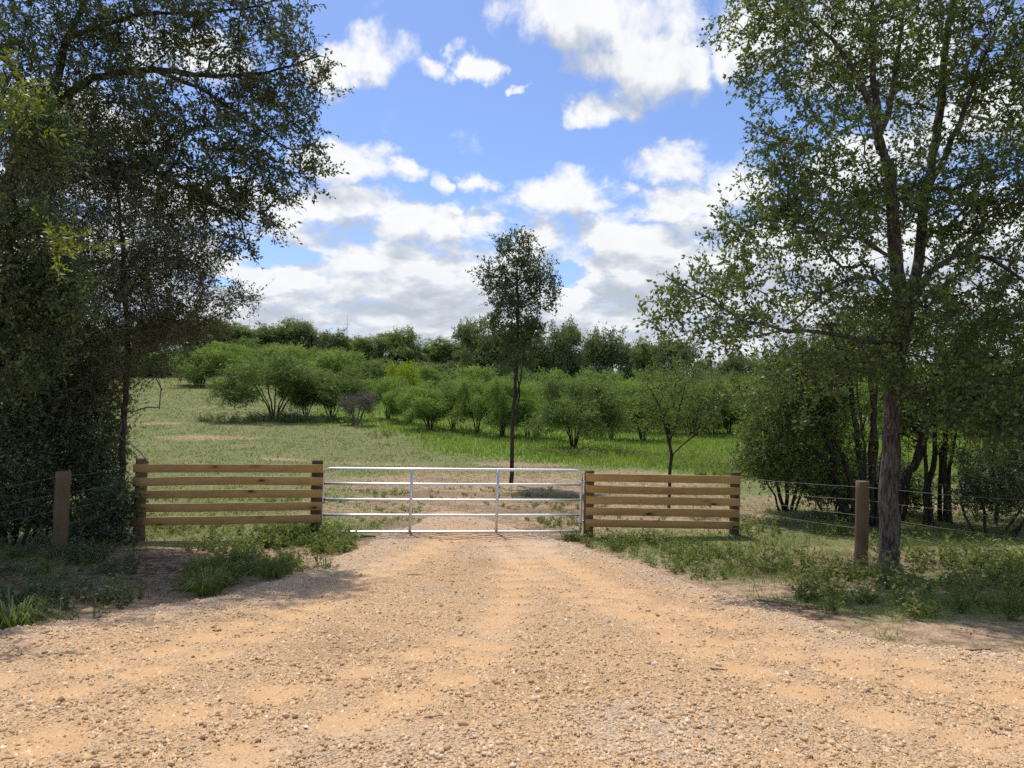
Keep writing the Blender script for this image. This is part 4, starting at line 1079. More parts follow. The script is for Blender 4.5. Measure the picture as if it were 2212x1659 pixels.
# --- feathery mesquites and the far treeline: a few kinds, then individuals
def proto(kind, seed):
    rg = np.random.default_rng(seed)
    if kind == 'mesquite':       # height about 1 unit = 4.6 m, multi-stem, wide umbrella
        Ht, Wd = 4.6, 2.9; pth = []
        for k_ in range(8):
            a_ = k_ * 0.8 + rg.uniform(-.3, .3); sp = rg.uniform(0.25, 1.0)
            v = np.array([math.cos(a_), math.sin(a_)])
            pth.append(([np.array([*(v * .10), -.15]), np.array([*(v * .45 * sp), 0.8]), np.array([*(v * 1.0 * sp), 1.7]), np.array([*(v * 1.6 * sp), 2.7])], rg.uniform(.03, .05), .014))
        bl_ = []
        for k_ in range(30):
            a_ = rg.uniform(0, 6.28); q_ = math.sqrt(rg.random()) * 2.3; zt = 3.95 - 0.26 * q_ * q_
            bl_.append(((math.cos(a_) * q_, math.sin(a_) * q_, rg.uniform(max(1.15, zt - 1.9), zt)), (rg.uniform(.5, .85), rg.uniform(.5, .85), rg.uniform(.4, .65))))
        return build_tree('mesquite_tree', 'x', 'mesquite', (0, 0, 0), pth, blob_targets(rg, bl_, 700, False), dict(m=7, ln=.50, lpt=6, L=.19, ar=.19, mat=M['mesquite_leaf'], out_=.35, grav=.08, rnd=.8), M['dark_bark'], seed, growkw=dict(bf=.2, tip=.0042, wig=.05, pw=2.6), tiny=.004, sides=6, thick=.02, twig=False), Ht, Wd
    if kind == 'far':            # broad far tree, 8 m
        Ht, Wd = 8.0, 3.4
        pth = [([np.array([0, 0, -.2]), np.array([.1, 0, 1.5]), np.array([.2, .1, 3.2]), np.array([.1, 0, 5.5])], .2, .06)]
        bl_ = [((rg.uniform(-2.0, 2.0), rg.uniform(-2.0, 2.0), rg.uniform(2.0, 6.4)), (rg.uniform(.9, 1.6), rg.uniform(.9, 1.6), rg.uniform(.7, 1.2))) for _ in range(16)] + [((rg.uniform(-1, 1), 0, 7.0), (.8, .8, .8), .8)] + [((rg.uniform(-2.2, 2.2), rg.uniform(-1.5, 1.5), rg.uniform(6.0, 7.9)), (.38, .38, .75), .9) for _ in range(6)] + [((0, 0, 5.5), (1.4, 1.4, 1.2)), ((0, 0, 4), (2.2, 2.2, 2.6)), ((rg.uniform(-2, 2), rg.uniform(-1, 1), 1.3), (1.3, 1.3, 1.0))]
        return build_tree('far_tree', 'x', 'tree', (0, 0, 0), pth, blob_targets(rg, bl_, 620, False), dict(m=6, ln=.65, lpt=6, L=.20, ar=.5, mat=M['far_dark_leaf'], out_=.4, rnd=.8), M['dark_bark'], seed, growkw=dict(bf=.2, tip=.012, wig=.08, step=.4), tiny=.008, sides=6, twig=False), Ht, Wd
    if kind == 'bush':           # rounded thicket bush, 4 m
        Ht, Wd = 4.0, 2.4
        pth = [([np.array([.2 * math.cos(a_), .2 * math.sin(a_), -.2]), np.array([.7 * math.cos(a_), .7 * math.sin(a_), 1.6])], .05, .02) for a_ in (0, 1.7, 3.1, 4.6)]
        bl_ = [((rg.uniform(-1.4, 1.4), rg.uniform(-1.4, 1.4), rg.uniform(.9, 3.0)), (rg.uniform(.7, 1.1), rg.uniform(.7, 1.1), rg.uniform(.6, .9))) for _ in range(13)]
        return build_tree('far_bush', 'x', 'bush', (0, 0, 0), pth, blob_targets(rg, bl_, 420, False), dict(m=6, ln=.5, lpt=6, L=.15, ar=.4, mat=M['far_mid_leaf'], out_=.4, rnd=.8), M['dark_bark'], seed, growkw=dict(bf=.2, tip=.008, wig=.06), tiny=.006, sides=6, twig=False), Ht, Wd
    if kind == 'twigs':          # leafless grey shrub
        Ht, Wd = 2.4, 1.4
        pth = [([np.array([.1 * math.cos(a_), .1 * math.sin(a_), -.1]), np.array([.5 * math.cos(a_), .5 * math.sin(a_), 1.0])], .02, .01) for a_ in np.linspace(0, 6, 9)]
        bl_ = [((rg.uniform(-.8, .8), rg.uniform(-.8, .8), rg.uniform(1.0, 2.0)), (.6, .6, .5)) for _ in range(8)]
        return build_tree('dry_shrub', 'x', 'shrub', (0, 0, 0), pth, blob_targets(rg, bl_, 300, False), dict(m=7, ln=.4, lpt=2, L=.07, ar=.3, mat=M['grey_leaf'], out_=.6), M['grey_twig'], seed, growkw=dict(bf=.1, tip=.008, wig=.04), tiny=.006, sides=6), Ht, Wd


PR = {}
for kind, cnt in (('mesquite', 3), ('far', 4), ('bush', 3), ('twigs', 1)):
    PR[kind] = [proto(kind, 300 + 31 * k_ + len(kind)) for k_ in range(cnt)]
USED = set()
ORD = 'first second third fourth fifth sixth seventh eighth ninth tenth eleventh twelfth thirteenth fourteenth fifteenth sixteenth seventeenth eighteenth nineteenth twentieth'.split()


def ranked(items):
    """items: (px, phrase) -> the phrase with its place from the left among those that share it"""
    out_ = []
    for px, ph in items:
        same = sorted(p_ for p_, h_ in items if h_ == ph)
        out_.append(ph + (', ' + ORD[same.index(px)] + ' from the left' if len(same) > 1 else ''))
    return out_


def plant(kind, name, label, px, basepy, toppy, hw, dep, group=None, mat=None, seed=0):
    """stand an individual with its foot at px on the ground dep metres away (or where basepy meets the ground)"""
    rg = np.random.default_rng(seed + int(px) * 7 + int(toppy))
    if basepy is not None:
        b_ = gp(px, basepy, 120); dep = b_[1]
    else:
        x_ = at(px, 880, dep)[0]; b_ = np.array([x_, dep, float(H(x_, dep))])
    top = at(px, toppy, dep)[2]; ht = max(1.2, top - b_[2]); wd = hw / FOC * dep
    k_ = int(rg.integers(len(PR[kind]))); src, Ht, Wd = PR[kind][k_]
    if (kind, k_) not in USED:
        USED.add((kind, k_)); r = src
        r.location = [float(v) for v in b_]; r.rotation_euler = (0, 0, rg.uniform(0, 6.28)); r.scale = (wd / Wd, wd / Wd, ht / Ht); r['label'] = label
        if group: r['group'] = group
        r.name = name
        if mat is not None:
            for ch in r.children:
                if ch.name.startswith('crown'):
                    ch.material_slots[0].link = 'OBJECT'; ch.material_slots[0].material = mat
        return r
    return copy_tree(src, name, label, b_, rg.uniform(0, 6.28), wd / Wd, ht / Ht, group, mat or (PR[kind][k_][0].children and None))


G1 = 'feathery mesquites across the pasture'
for q, (px, by, ty, hw, lab) in enumerate([
        (593, 906, 750, 118, 'largest feathery mesquite with fanned dark stems left of the others'), (717, 906, 772, 78, 'second mesquite touching the right side of the largest one'),
        (838, 906, 800, 46, 'small upright mesquite right of the dry grey shrub'), (928, 930, 822, 66, 'low rounded mesquite between the yellow shrub and lone tree'),
        (1030, 938, 802, 66, 'mesquite with tangled dark stems just left of the lone tree'), (1085, 946, 800, 60, 'mesquite directly behind the lone tree trunk'),
        (1240, 972, 792, 104, 'broad front mesquite with black stems right of the lone tree'), (1390, 953, 802, 84, 'feathery mesquite behind the thin sapling'),
        (1498, 944, 798, 84, 'mesquite right of the thin sapling near the right thicket'), (1575, 936, 812, 70, 'mesquite half hidden by the right bush'), (1160, 950, 812, 70, 'mesquite filling the gap between lone tree and broad front mesquite'),
        (1690, 935, 800, 90, 'mesquite seen through the lower elm branches'),
        (660, 902, 790, 60, 'low mesquite filling in between the two largest'), (885, 915, 815, 52, 'small mesquite below the yellow-green shrub'), (978, 928, 810, 60, 'mesquite in the thicket just before the lone tree'),
        (1140, 944, 806, 62, 'mesquite showing right beside the lone tree trunk'), (1320, 950, 805, 72, 'mesquite between the broad front one and the thin sapling'), (1445, 942, 808, 66, 'mesquite directly behind the thin sapling'), (1630, 938, 808, 80, 'mesquite against the left flank of the right thicket')]):
    plant('mesquite', 'mesquite_tree', lab, px, by, ty, hw * 1.22, None, G1, M['mesquite_dark_leaf'] if q in (0, 1, 6, 8, 11, 14) else M['mesquite_leaf'], q)
plant('twigs', 'dry_shrub', 'grey leafless shrub between the second mesquite and small upright one', 768, 919, 838, 52, None, None, None, 3)
plant('bush', 'yellow_shrub', 'bright yellow-green shrub in front of the distant treeline', 868, None, 766, 46, 55, None, M['yellow_leaf'], 3)
G2 = 'mid-green bushes between mesquites and treeline'
BUSH = [(500, 725, 90, 84), (430, 745, 70, 82), (640, 735, 80, 86), (560, 720, 80, 90), (720, 748, 75, 80), (790, 765, 60, 78), (915, 782, 60, 76), (975, 775, 60, 76), (1040, 780, 70, 72), (1120, 778, 70, 70), (1185, 785, 60, 70), (1290, 785, 80, 72), (1355, 780, 70, 72), (1430, 788, 70, 70), (1500, 790, 60, 74), (1570, 785, 60, 72), (1640, 795, 60, 70), (1750, 800, 80, 66), (1860, 800, 90, 64), (1980, 800, 100, 62), (2120, 800, 100, 60), (2260, 800, 100, 60), (340, 750, 70, 96), (250, 760, 80, 96), (1230, 800, 60, 66), (1700, 780, 70, 76), (760, 800, 60, 66), (880, 812, 60, 64), (960, 810, 60, 62), (1060, 812, 70, 60), (1130, 815, 60, 58), (1200, 812, 70, 58), (1310, 812, 70, 58), (1380, 815, 60, 60), (1450, 812, 70, 60), (1540, 815, 70, 60), (1620, 815, 70, 58), (1780, 812, 80, 56)]
blab = ranked([(v[0], 'mid-green bush ' + ('on the left slope' if v[0] < 700 else 'around the yellow-green shrub' if v[0] < 1000 else 'around the lone tree' if v[0] < 1210 else 'behind the broad front mesquite' if v[0] < 1400 else 'near the thin sapling' if v[0] < 1600 else 'behind the right elm')) for v in BUSH])
for q, (px, ty, hw, dep) in enumerate(BUSH):
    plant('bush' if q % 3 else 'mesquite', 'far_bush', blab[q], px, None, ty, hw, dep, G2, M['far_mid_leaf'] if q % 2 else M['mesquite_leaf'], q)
G3 = 'trees of the distant treeline'
far = [(400, 672, 62, 100, 0), (455, 684, 55, 104, 0), (520, 694, 52, 106, 1), (570, 700, 45, 108, 0), (618, 682, 55, 108, 1), (668, 694, 50, 110, 0), (728, 704, 36, 106, 0), (760, 740, 40, 112, 1), (800, 722, 42, 104, 1), (845, 708, 52, 104, 1), (880, 716, 40, 106, 0), (925, 748, 50, 112, 1), (970, 728, 58, 108, 1), (1030, 690, 46, 92, 0), (1075, 684, 66, 90, 0), (1120, 700, 55, 96, 0), (1175, 712, 44, 98, 0), (1218, 686, 46, 98, 0), (1268, 706, 56, 100, 0), (1325, 712, 58, 100, 0), (1390, 722, 50, 104, 1), (1455, 716, 56, 94, 0), (1520, 752, 40, 112, 1), (1585, 756, 50, 106, 0), (1650, 766, 50, 116, 1), (1720, 752, 60, 110, 0), (1800, 760, 60, 112, 1), (1880, 752, 60, 110, 0), (1960, 766, 60, 112, 1), (2050, 752, 60, 108, 0), (2140, 760, 60, 108, 1), (2230, 756, 60, 106, 0), (330, 690, 66, 104, 0), (250, 700, 60, 108, 1), (160, 700, 60, 110, 0), (60, 700, 60, 108, 1), (-40, 705, 60, 108, 0), (1145, 740, 50, 106, 1), (1000, 742, 40, 104, 0), (480, 700, 50, 112, 1), (700, 726, 50, 116, 1)]
ulab = ranked([(px, 'dark bush at the treeline foot ' + ('above the largest mesquite' if px < 700 else 'left of the lone tree' if px < 1080 else 'right of the lone tree' if px < 1480 else 'behind the right elm')) for px in range(300, 1800, 46)])
for q, px in enumerate(range(300, 1800, 46)):
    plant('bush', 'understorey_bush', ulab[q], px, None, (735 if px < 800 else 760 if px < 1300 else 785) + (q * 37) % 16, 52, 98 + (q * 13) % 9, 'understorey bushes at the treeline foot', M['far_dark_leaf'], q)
flab = ranked([(v[0], ('dark treeline tree ' if v[4] == 0 else 'lighter treeline tree ') + ('behind the left trees' if v[0] < 390 else 'above the largest mesquite' if v[0] < 700 else 'between mast and lone tree' if v[0] < 1020 else 'behind the lone tree' if v[0] < 1200 else 'right of the lone tree' if v[0] < 1480 else 'past the elm branches')) for v in far])
for q, (px, ty, hw, dep, k_) in enumerate(far):
    lab = flab[q]
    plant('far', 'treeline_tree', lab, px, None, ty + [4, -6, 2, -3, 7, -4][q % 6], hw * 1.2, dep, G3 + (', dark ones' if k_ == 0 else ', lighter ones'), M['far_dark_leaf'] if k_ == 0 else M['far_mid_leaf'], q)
for kind in PR:
    for k_, (src, _, _) in enumerate(PR[kind]):
        if (kind, k_) not in USED:
            for ch in list(src.children): bpy.data.objects.remove(ch)
            bpy.data.objects.remove(src)

# far white tank roof with a mast behind the treeline
tp = at(776, 736, 118); root = thing('storage_tank', 'white flat-topped tank showing over the distant treeline', 'tank', (tp[0], 118, float(H(tp[0], 118))))
zb = tp[2] - root.location.z
V, F = sweep(np.array([[0, 0, 0], [0, 0, zb - .25], [0, 0, zb], [0, 0, zb + .12]]), circ(20), True, None, [1.75, 1.75, 1.75, 1.3]); obj('shell', mesh_np('shell', V, F, None, False, (M['white_paint'],)), root)
V, F = sweep(np.array([[-.4, 0, zb + .1], [-.4, 0, zb + .5]]), circ(8, .06)); obj('vent_pipe', mesh_np('vent_pipe', V, F, None, False, (M['white_paint'],)), root)
tp = at(750, 700, 116); root = thing('radio_mast', 'thin grey mast rising from the distant treeline', 'mast', (tp[0], 116, float(H(tp[0], 116))))
zt = at(750, 700, 116)[2] - root.location.z
V, F = sweep(np.array([[0, 0, 0], [0, 0, zt * .7], [0, 0, zt + 1.6]]), circ(6), True, None, [.07, .05, .02]); obj('pole', mesh_np('pole', V, F, None, False, (M['wire'],)), root)
V, F = sweep(np.array([[-.5, 0, zt], [.5, 0, zt]]), circ(6, .03)); obj('crossarm', mesh_np('crossarm', V, F, None, False, (M['wire'],)), root)

# ------------------------------------------------------------------ grass, weeds, litter
rng = np.random.default_rng(42)


def blades(rng, P, h, w, lean, tint):
    n = len(P); a = rng.uniform(0, 2 * math.pi, n); s_ = np.stack([np.cos(a), np.sin(a), np.zeros(n)], -1) * (w / 2)[:, None]
    b_ = rng.uniform(0, 2 * math.pi, n); tipv = np.stack([np.cos(b_) * lean, np.sin(b_) * lean, np.ones(n)], -1) * h[:, None]
    V = np.stack([P - s_, P + s_, P + tipv], 1)
    return V.reshape(-1, 3), np.arange(n * 3).reshape(n, 3), np.repeat(tint, 3)


# grazed pasture turf
n = 300000
y = np.exp(rng.uniform(math.log(12.5), math.log(105), n)); x = y * rng.uniform(-0.95, 0.95, n)
d_ = dirt(x, y); lu = lush(x, y); patch = fbm(x * 0.6, y * 0.6, 71, 4)
k = (rng.random(n) < np.clip(1.15 - 1.25 * d_ + 1.6 * (patch - 0.5), 0.05, 1)) & (lu < 0.6) & (gsd(x, y) < -0.05)
x, y, d_, patch = x[k], y[k], d_[k], patch[k]; n = len(x)
P = np.stack([x, y, H(x, y) - 0.01], -1)
clp = fbm(x * 2.2, y * 2.2, 73, 2); h = (0.03 + 0.0011 * y) * np.exp(rng.normal(0, .4, n)) * (0.5 + 1.6 * np.clip(clp - .25, 0, 1)); w = 0.008 + 0.0009 * y
V, F, A = blades(rng, P, h, w, rng.uniform(0.3, 1.8, n), np.clip(0.12 + 0.75 * (patch - 0.3) + rng.normal(0, .17, n), 0, 1))
obj('pasture_grass', mesh_np('pasture_grass', V, F, {'tint': A}, False, (M['short_grass'],)), None, kind='stuff', label='short grazed grass on the rising pasture', category='grass')
# tall bright grass
n = 190000
y = np.exp(rng.uniform(math.log(17), math.log(92), n)); x = y * rng.uniform(-0.9, 0.95, n)
lu = lush(x, y); k = rng.random(n) < lu; x, y = x[k], y[k]; n = len(x)
P = np.stack([x, y, H(x, y) - 0.01], -1); pt = fbm(x * 0.45, y * 0.45, 81, 3)
h = (0.10 + 0.30 * pt) * rng.uniform(0.5, 1.35, n); w = 0.008 + 0.0009 * y
V, F, A = blades(rng, P, h, w, rng.uniform(0.1, 0.7, n), np.clip(0.45 + 1.0 * (pt - 0.5) + rng.normal(0, .2, n), 0, 1))
obj('meadow_grass', mesh_np('meadow_grass', V, F, {'tint': A}, False, (M['lush_grass'],)), None, kind='stuff', label='tall bright green grass below the mesquites', category='grass')


def weed_geo(rng, P, h, stems, lps, L, ar, geo_l, geo_s, spread=0.55, tint0=0.5):
    n = len(P)
    d = nrm(np.array([0, 0, 1.0]) + rng.normal(0, 1, (n, stems, 3)) * np.array([spread, spread, .15]))
    ln = (h[:, None] * rng.uniform(.55, 1.1, (n, stems)))[:, :, None]
    A = np.repeat(P[:, None], stems, 1) + rng.normal(0, .03, (n, stems, 3)) * np.array([1, 1, 0])
    B = A + d * ln
    Af, Bf = A.reshape(-1, 3), B.reshape(-1, 3)
    V, F = frustums(Af, Bf, np.full(len(Af), .0035), np.full(len(Af), .0015), 3); geo_s.add(V, F)
    u = ((np.arange(lps)[None] + rng.random((len(Af), lps))) / lps)[:, :, None] * 0.92 + .08
    base = (Af[:, None] + (Bf - Af)[:, None] * u).reshape(-1, 3)
    ax = nrm(rng.normal(0, 1, base.shape) * np.array([1, 1, .45]) + np.array([0, 0, .25]))
    Ls = L * rng.uniform(.5, 1.25, len(base)) * np.repeat((h / h.mean()) ** .4, stems * lps)
    tint = np.clip(np.repeat(rng.normal(tint0, .16, n), stems * lps) + rng.normal(0, .16, len(base)), 0, 1)
    V, F, A_ = leaves(rng, base, ax, Ls, Ls * ar, tint); geo_l.add(V, F, A_)


def scatter(rng, regions):
    """regions: (px, py, rx m, ry m, count) -> points on the ground"""
    out_ = []
    for px, py, rx_, ry_, c_ in regions:
        q = gp(px, py); a = rng.uniform(0, 2 * math.pi, c_); rr = np.sqrt(rng.random(c_))
        xx = q[0] + np.cos(a) * rr * rx_; yy = q[1] + np.sin(a) * rr * ry_
        out_.append(np.stack([xx, yy, H(xx, yy)], -1))
    Pp = np.vstack(out_); return Pp[gsd(Pp[:, 0], Pp[:, 1]) < 0.02]


def weeds(name, label, regions, hr, seed, mat, stems=5, lps=9, L=.045, ar=.42, tint0=.5, spread=.55):
    rg = np.random.default_rng(seed); P_ = scatter(rg, regions); P_ = P_[vnoise(P_[:, 0] * 1.7, P_[:, 1] * 1.7, seed + 9) + rg.normal(0, .12, len(P_)) > .40]; h_ = rg.uniform(*hr, len(P_)) * (0.6 + 0.8 * vnoise(P_[:, 0] * 2, P_[:, 1] * 2, seed))
    gl, gs_ = Geo(), Geo(); weed_geo(rg, P_, h_, stems, lps, L, ar, gl, gs_, spread, tint0)
    gl.F += [f + gl.n for f in gs_.F]; gl.V += gs_.V; gl.A += gs_.A
    obj(name, gl.mesh(name, mat), None, kind='stuff', label=label, category='weeds')


weeds('weeds', 'green broad-leaved weeds in front of the left timber panel', [(560, 1190, 1.2, .9, 170), (660, 1165, .9, .9, 160), (500, 1235, .7, .5, 80), (590, 1225, .9, .5, 120), (700, 1190, .5, .6, 80), (540, 1150, 1.8, .4, 60), (350, 1135, 1.4, .6, 35), (450, 1265, .4, .35, 35)], (.10, .36), 501, M['weed_leaf'], L=.055, tint0=.62)
weeds('weeds', 'patchy weeds along the foot of the right timber panel', [(1330, 1175, .9, .7, 85), (1440, 1185, 1.0, .8, 95), (1550, 1200, 1.0, .9, 90), (1400, 1215, .8, .5, 25), (1230, 1160, .4, .4, 30), (1640, 1210, .8, .9, 70), (1500, 1240, 1.0, .5, 45)], (.08, .26), 502, M['weed_leaf'], tint0=.62)
weeds('weeds', 'shaded green weeds around the foot of the big right trunk', [(2050, 1210, 1.4, 1.4, 90), (2150, 1280, 1.2, 1.0, 90), (1990, 1300, 1.0, .5, 40), (1750, 1240, .9, .7, 50), (1840, 1300, .6, .4, 25), (2130, 1330, 1.0, .4, 50), (1700, 1150, 1.2, 1.0, 50), (2250, 1250, 1.0, 1.4, 70), (1860, 1270, .8, .3, 12)], (.10, .46), 503, M['weed_leaf'], L=.062, tint0=.55)
weeds('weeds', 'dark weeds and ground ivy under the left thicket', [(60, 1230, 1.6, 1.0, 120), (170, 1200, 1.0, .8, 80), (60, 1300, 1.2, .5, 70), (30, 1345, .7, .25, 55), (230, 1170, .8, .6, 50), (180, 1300, .9, .35, 22), (-120, 1300, 1.2, 1.0, 60)], (.10, .34), 504, M['shrub_leaf'], tint0=.55)
weeds('weeds', 'pale-topped broad weeds at the edge of the bright meadow', [(1250, 985, 3.0, 1.5, 120), (1380, 990, 3.0, 1.2, 110), (1550, 1010, 3.0, 1.5, 130), (1680, 1030, 3.0, 1.2, 120), (1850, 1040, 3, 1.5, 60), (900, 945, 3.0, 1.5, 60), (780, 915, 3.0, 1.0, 60), (2150, 1040, 3, 1.5, 60)], (.18, .5), 505, M['weed_leaf'], L=.085, tint0=.75)
weeds('weeds', 'dark green undergrowth beneath the largest mesquite', [(540, 910, 3.4, 1.2, 130), (650, 910, 3.0, 1.2, 90)], (.35, .8), 506, M['far_dark_leaf'], L=.13, lps=8, tint0=.55)
weeds('weeds', 'scattered weedy sprouts on the bare earth beyond the gate', [(820, 1120, 2.0, 1.2, 70), (1180, 1085, 1.6, 1.4, 110), (760, 1075, 2.4, 1.6, 60), (1000, 1060, 3, 2, 60), (1220, 1130, .9, .7, 60), (500, 1080, 3.0, 1.6, 70), (1420, 1110, 2.2, 1.4, 50)], (.05, .16), 507, M['short_grass'], lps=6, tint0=.45)

# grassy cover between the weeds on the verges
n = 190000
y = np.exp(rng.uniform(math.log(5.4), math.log(15), n)); x = y * rng.uniform(-1.0, 1.0, n); pt = fbm(x * 1.3, y * 1.3, 91, 4); d_ = dirt(x, y)
k = (gsd(x, y) < -0.03) & (rng.random(n) < np.clip(3.6 * (pt - 0.40) - 0.9 * (d_ - 0.45), 0.02, 1) * np.where(y > 13, .5, 1))
x, y, pt = x[k], y[k], pt[k]; n = len(x)
V, F, A = blades(rng, np.stack([x, y, H(x, y) - .01], -1), (0.04 + 0.16 * np.clip(pt - .38, 0, .5)) * np.exp(rng.normal(0, .45, n)), np.full(n, .008), rng.uniform(.2, 1.6, n), np.clip(rng.normal(.35, .25, n), 0, 1))
obj('verge_grass', mesh_np('verge_grass', V, F, {'tint': A}, False, (M['short_grass'],)), None, kind='stuff', label='thin tufty grass on the verges outside the fence', category='grass')

n = 9000
y = np.exp(rng.uniform(math.log(5.6), math.log(14), n)); x = y * rng.uniform(-1.0, 1.0, n); pt = fbm(x * 0.9, y * 0.9, 95, 3)
k = (gsd(x, y) < -0.1) & (rng.random(n) < np.clip(3 * (pt - .42), 0, 1)); x, y = x[k], y[k]; n = len(x)
V, F, A = blades(rng, np.stack([x, y, H(x, y) - .01], -1), rng.uniform(.08, .38, n), np.full(n, .006), rng.uniform(.05, .9, n), rng.uniform(.3, 1, n))
obj('dry_stalks', mesh_np('dry_stalks', V, F, {'tint': A}, False, (M['dry_leaf'],)), None, kind='stuff', label='dry straw-coloured stalks among the verge weeds', category='dry stalks')
# fallen leaves
n = 26000
y = np.exp(rng.uniform(math.log(5.5), math.log(22), n)); x = y * rng.uniform(-1.0, 1.0, n); li = litter(x, y)
k = (rng.random(n) < 0.05 + li * .9) & (gsd(x, y) < 0.1); x, y = x[k], y[k]; n = len(x)
ax = nrm(rng.normal(0, 1, (n, 3)) * np.array([1, 1, .2])); L_ = rng.uniform(.02, .05, n)
V, F, A = leaves(rng, np.stack([x, y, H(x, y) + .012], -1), ax, L_, L_ * .5, rng.random(n))
obj('leaf_litter', mesh_np('leaf_litter', V, F, {'tint': A}, False, (M['dry_leaf'],)), None, kind='stuff', label='brown fallen leaves and bark under the trees', category='leaf litter')


def single_weed(label, px, py, h_, stems, lps, L, seed, mat, ar=.36, spread=.5, name='weed_plant', tint0=.6):
    q = gp(px, py); root = thing(name, label, 'weed', q); rg = np.random.default_rng(seed); gl, gs_ = Geo(), Geo()
    weed_geo(rg, np.array([[0, 0, 0.0]]), np.array([h_]), stems, lps, L, ar, gl, gs_, spread, tint0)
    obj('stems', gs_.mesh('stems', mat, True), root); obj('leaves', gl.mesh('leaves', mat), root, kind='stuff'); return root


for q, (lab, px, py, h_, st, lps, L, mat, sp) in enumerate([
        ('bright green bushy weed at the gravel edge in front of the right trunk', 1800, 1325, .42, 16, 15, .05, M['weed_leaf'], .42), ('dense green weed clump at the gravel edge near the right frame', 2075, 1325, .42, 16, 14, .05, M['weed_leaf'], .55),
        ('tall leafy weed at the lower right frame edge', 2185, 1340, .5, 18, 14, .055, M['weed_leaf'], .5), ('small weed below the far post of the right panel', 1590, 1225, .26, 9, 10, .05, M['weed_leaf'], .6),
        ('low weed at the tip of the right gravel edge', 1395, 1215, .22, 9, 10, .045, M['weed_leaf'], .7), ('upright leafy weed against the gate post of the left panel', 690, 1165, .42, 11, 11, .06, M['weed_leaf'], .5),
        ('leafy fern-like weed at the foot of the left wire post', 105, 1235, .36, 11, 12, .055, M['weed_leaf'], .6), ('weed growing against the right end of the gate', 1225, 1168, .24, 10, 10, .05, M['weed_leaf'], .7),
        ('dark-leaved weed alone on the bare soil near the left gravel edge', 205, 1335, .22, 5, 7, .05, M['shrub_leaf'], .35), ('weed tuft behind the right trunk base', 1985, 1215, .45, 14, 12, .055, M['weed_leaf'], .5)]):
    single_weed(lab, px, py, h_, st, lps, L, 600 + q, mat, spread=sp)
# arching grass tufts at the left gravel edge
for q, (lab, px, py, h_, nb) in enumerate([('large arching grass tuft at the left gravel edge', 450, 1285, .34, 130), ('arching grass tuft between the weeds and left gravel edge', 590, 1248, .28, 110), ('small grass tuft growing in the gravel near the gate', 705, 1232, .14, 60), ('grass tuft in the dark lower left corner of the verge', 30, 1355, .3, 140)]):
    c_ = gp(px, py); rg = np.random.default_rng(700 + q); a = rg.uniform(0, 6.283, nb); out_ = np.stack([np.cos(a), np.sin(a), 0 * a], -1); ln = h_ * rg.uniform(.6, 1.3, nb)[:, None]; sp = rg.uniform(.3, 1.0, nb)[:, None]
    b0 = out_ * rg.uniform(0, .10, nb)[:, None]; b0 = b0 * 1.6; m1 = b0 + np.array([0, 0, .62]) * ln + out_ * ln * .55 * sp + rg.normal(0, .02, (nb, 3)); t1 = b0 + np.array([0, 0, .75]) * ln * (1.15 - .85 * sp) + out_ * ln * 1.25 * sp + rg.normal(0, .03, (nb, 3))
    sd = np.stack([-np.sin(a), np.cos(a), 0 * a], -1) * .006
    V = np.stack([b0 - sd, b0 + sd, m1 + sd, m1 - sd, t1], 1).reshape(-1, 3); i_ = np.arange(nb)[:, None] * 5
    me = mesh_np('blades', V, [i_ + np.array([[0, 1, 2, 3]]), i_ + np.array([[3, 2, 4]])], {'tint': np.repeat(np.clip(rg.normal(.35, .2, nb), 0, 1), 5)}, False, (M['weed_leaf'],))
    r_ = thing('grass_tuft', lab, 'grass tuft', c_); obj('blades', me, r_, kind='stuff')

# wildflowers at the right panel
for q, (px, py, dep) in enumerate([(1296.5, 1131, 13.1), (1269, 1141, 13.1), (1312, 1143, 13.0), (1555, 1150, 13.2)]):
    p = at(px, py, dep); b_ = np.array([p[0] + .03, p[1], float(H(p[0], p[1]))])
    r_ = thing('wildflower', ['red and yellow wildflower standing tallest by the hinge post', 'red and yellow wildflower in front of the hinge post', 'low red and yellow wildflower right of the hinge post', 'yellow wildflower near the far end of the right panel'][q], 'flower', b_, 'wildflowers by the right panel')
    l_ = p - b_
    V, F = sweep(np.array([[0, 0, 0], l_ * .5 + (.01, 0, 0), l_]), circ(5, .003)); obj('stem', mesh_np('stem', V, F, None, True, (M['mesquite_leaf'],)), r_)
    a = np.arange(10) / 10 * 6.283; dv = np.stack([np.cos(a), -.25 + 0 * a, np.sin(a)], -1); sdv = np.stack([-np.sin(a), 0 * a, np.cos(a)], -1)
    V = np.stack([l_ + dv * .008, l_ + dv * .024 + sdv * .009, l_ + dv * .034, l_ + dv * .024 - sdv * .009], 1); obj('petals', mesh_np('petals', V, np.arange(40).reshape(10, 4), None, False, (M['petal'],)), r_)
    V, F = sweep(np.array([l_ + (0, .002, 0), l_ + (0, -.008, 0), l_ + (0, -.014, 0)]), circ(8), True, None, [.014, .013, .006]); obj('flower_eye', mesh_np('flower_eye', V, F, None, True, (M['flower_eye'],)), r_)

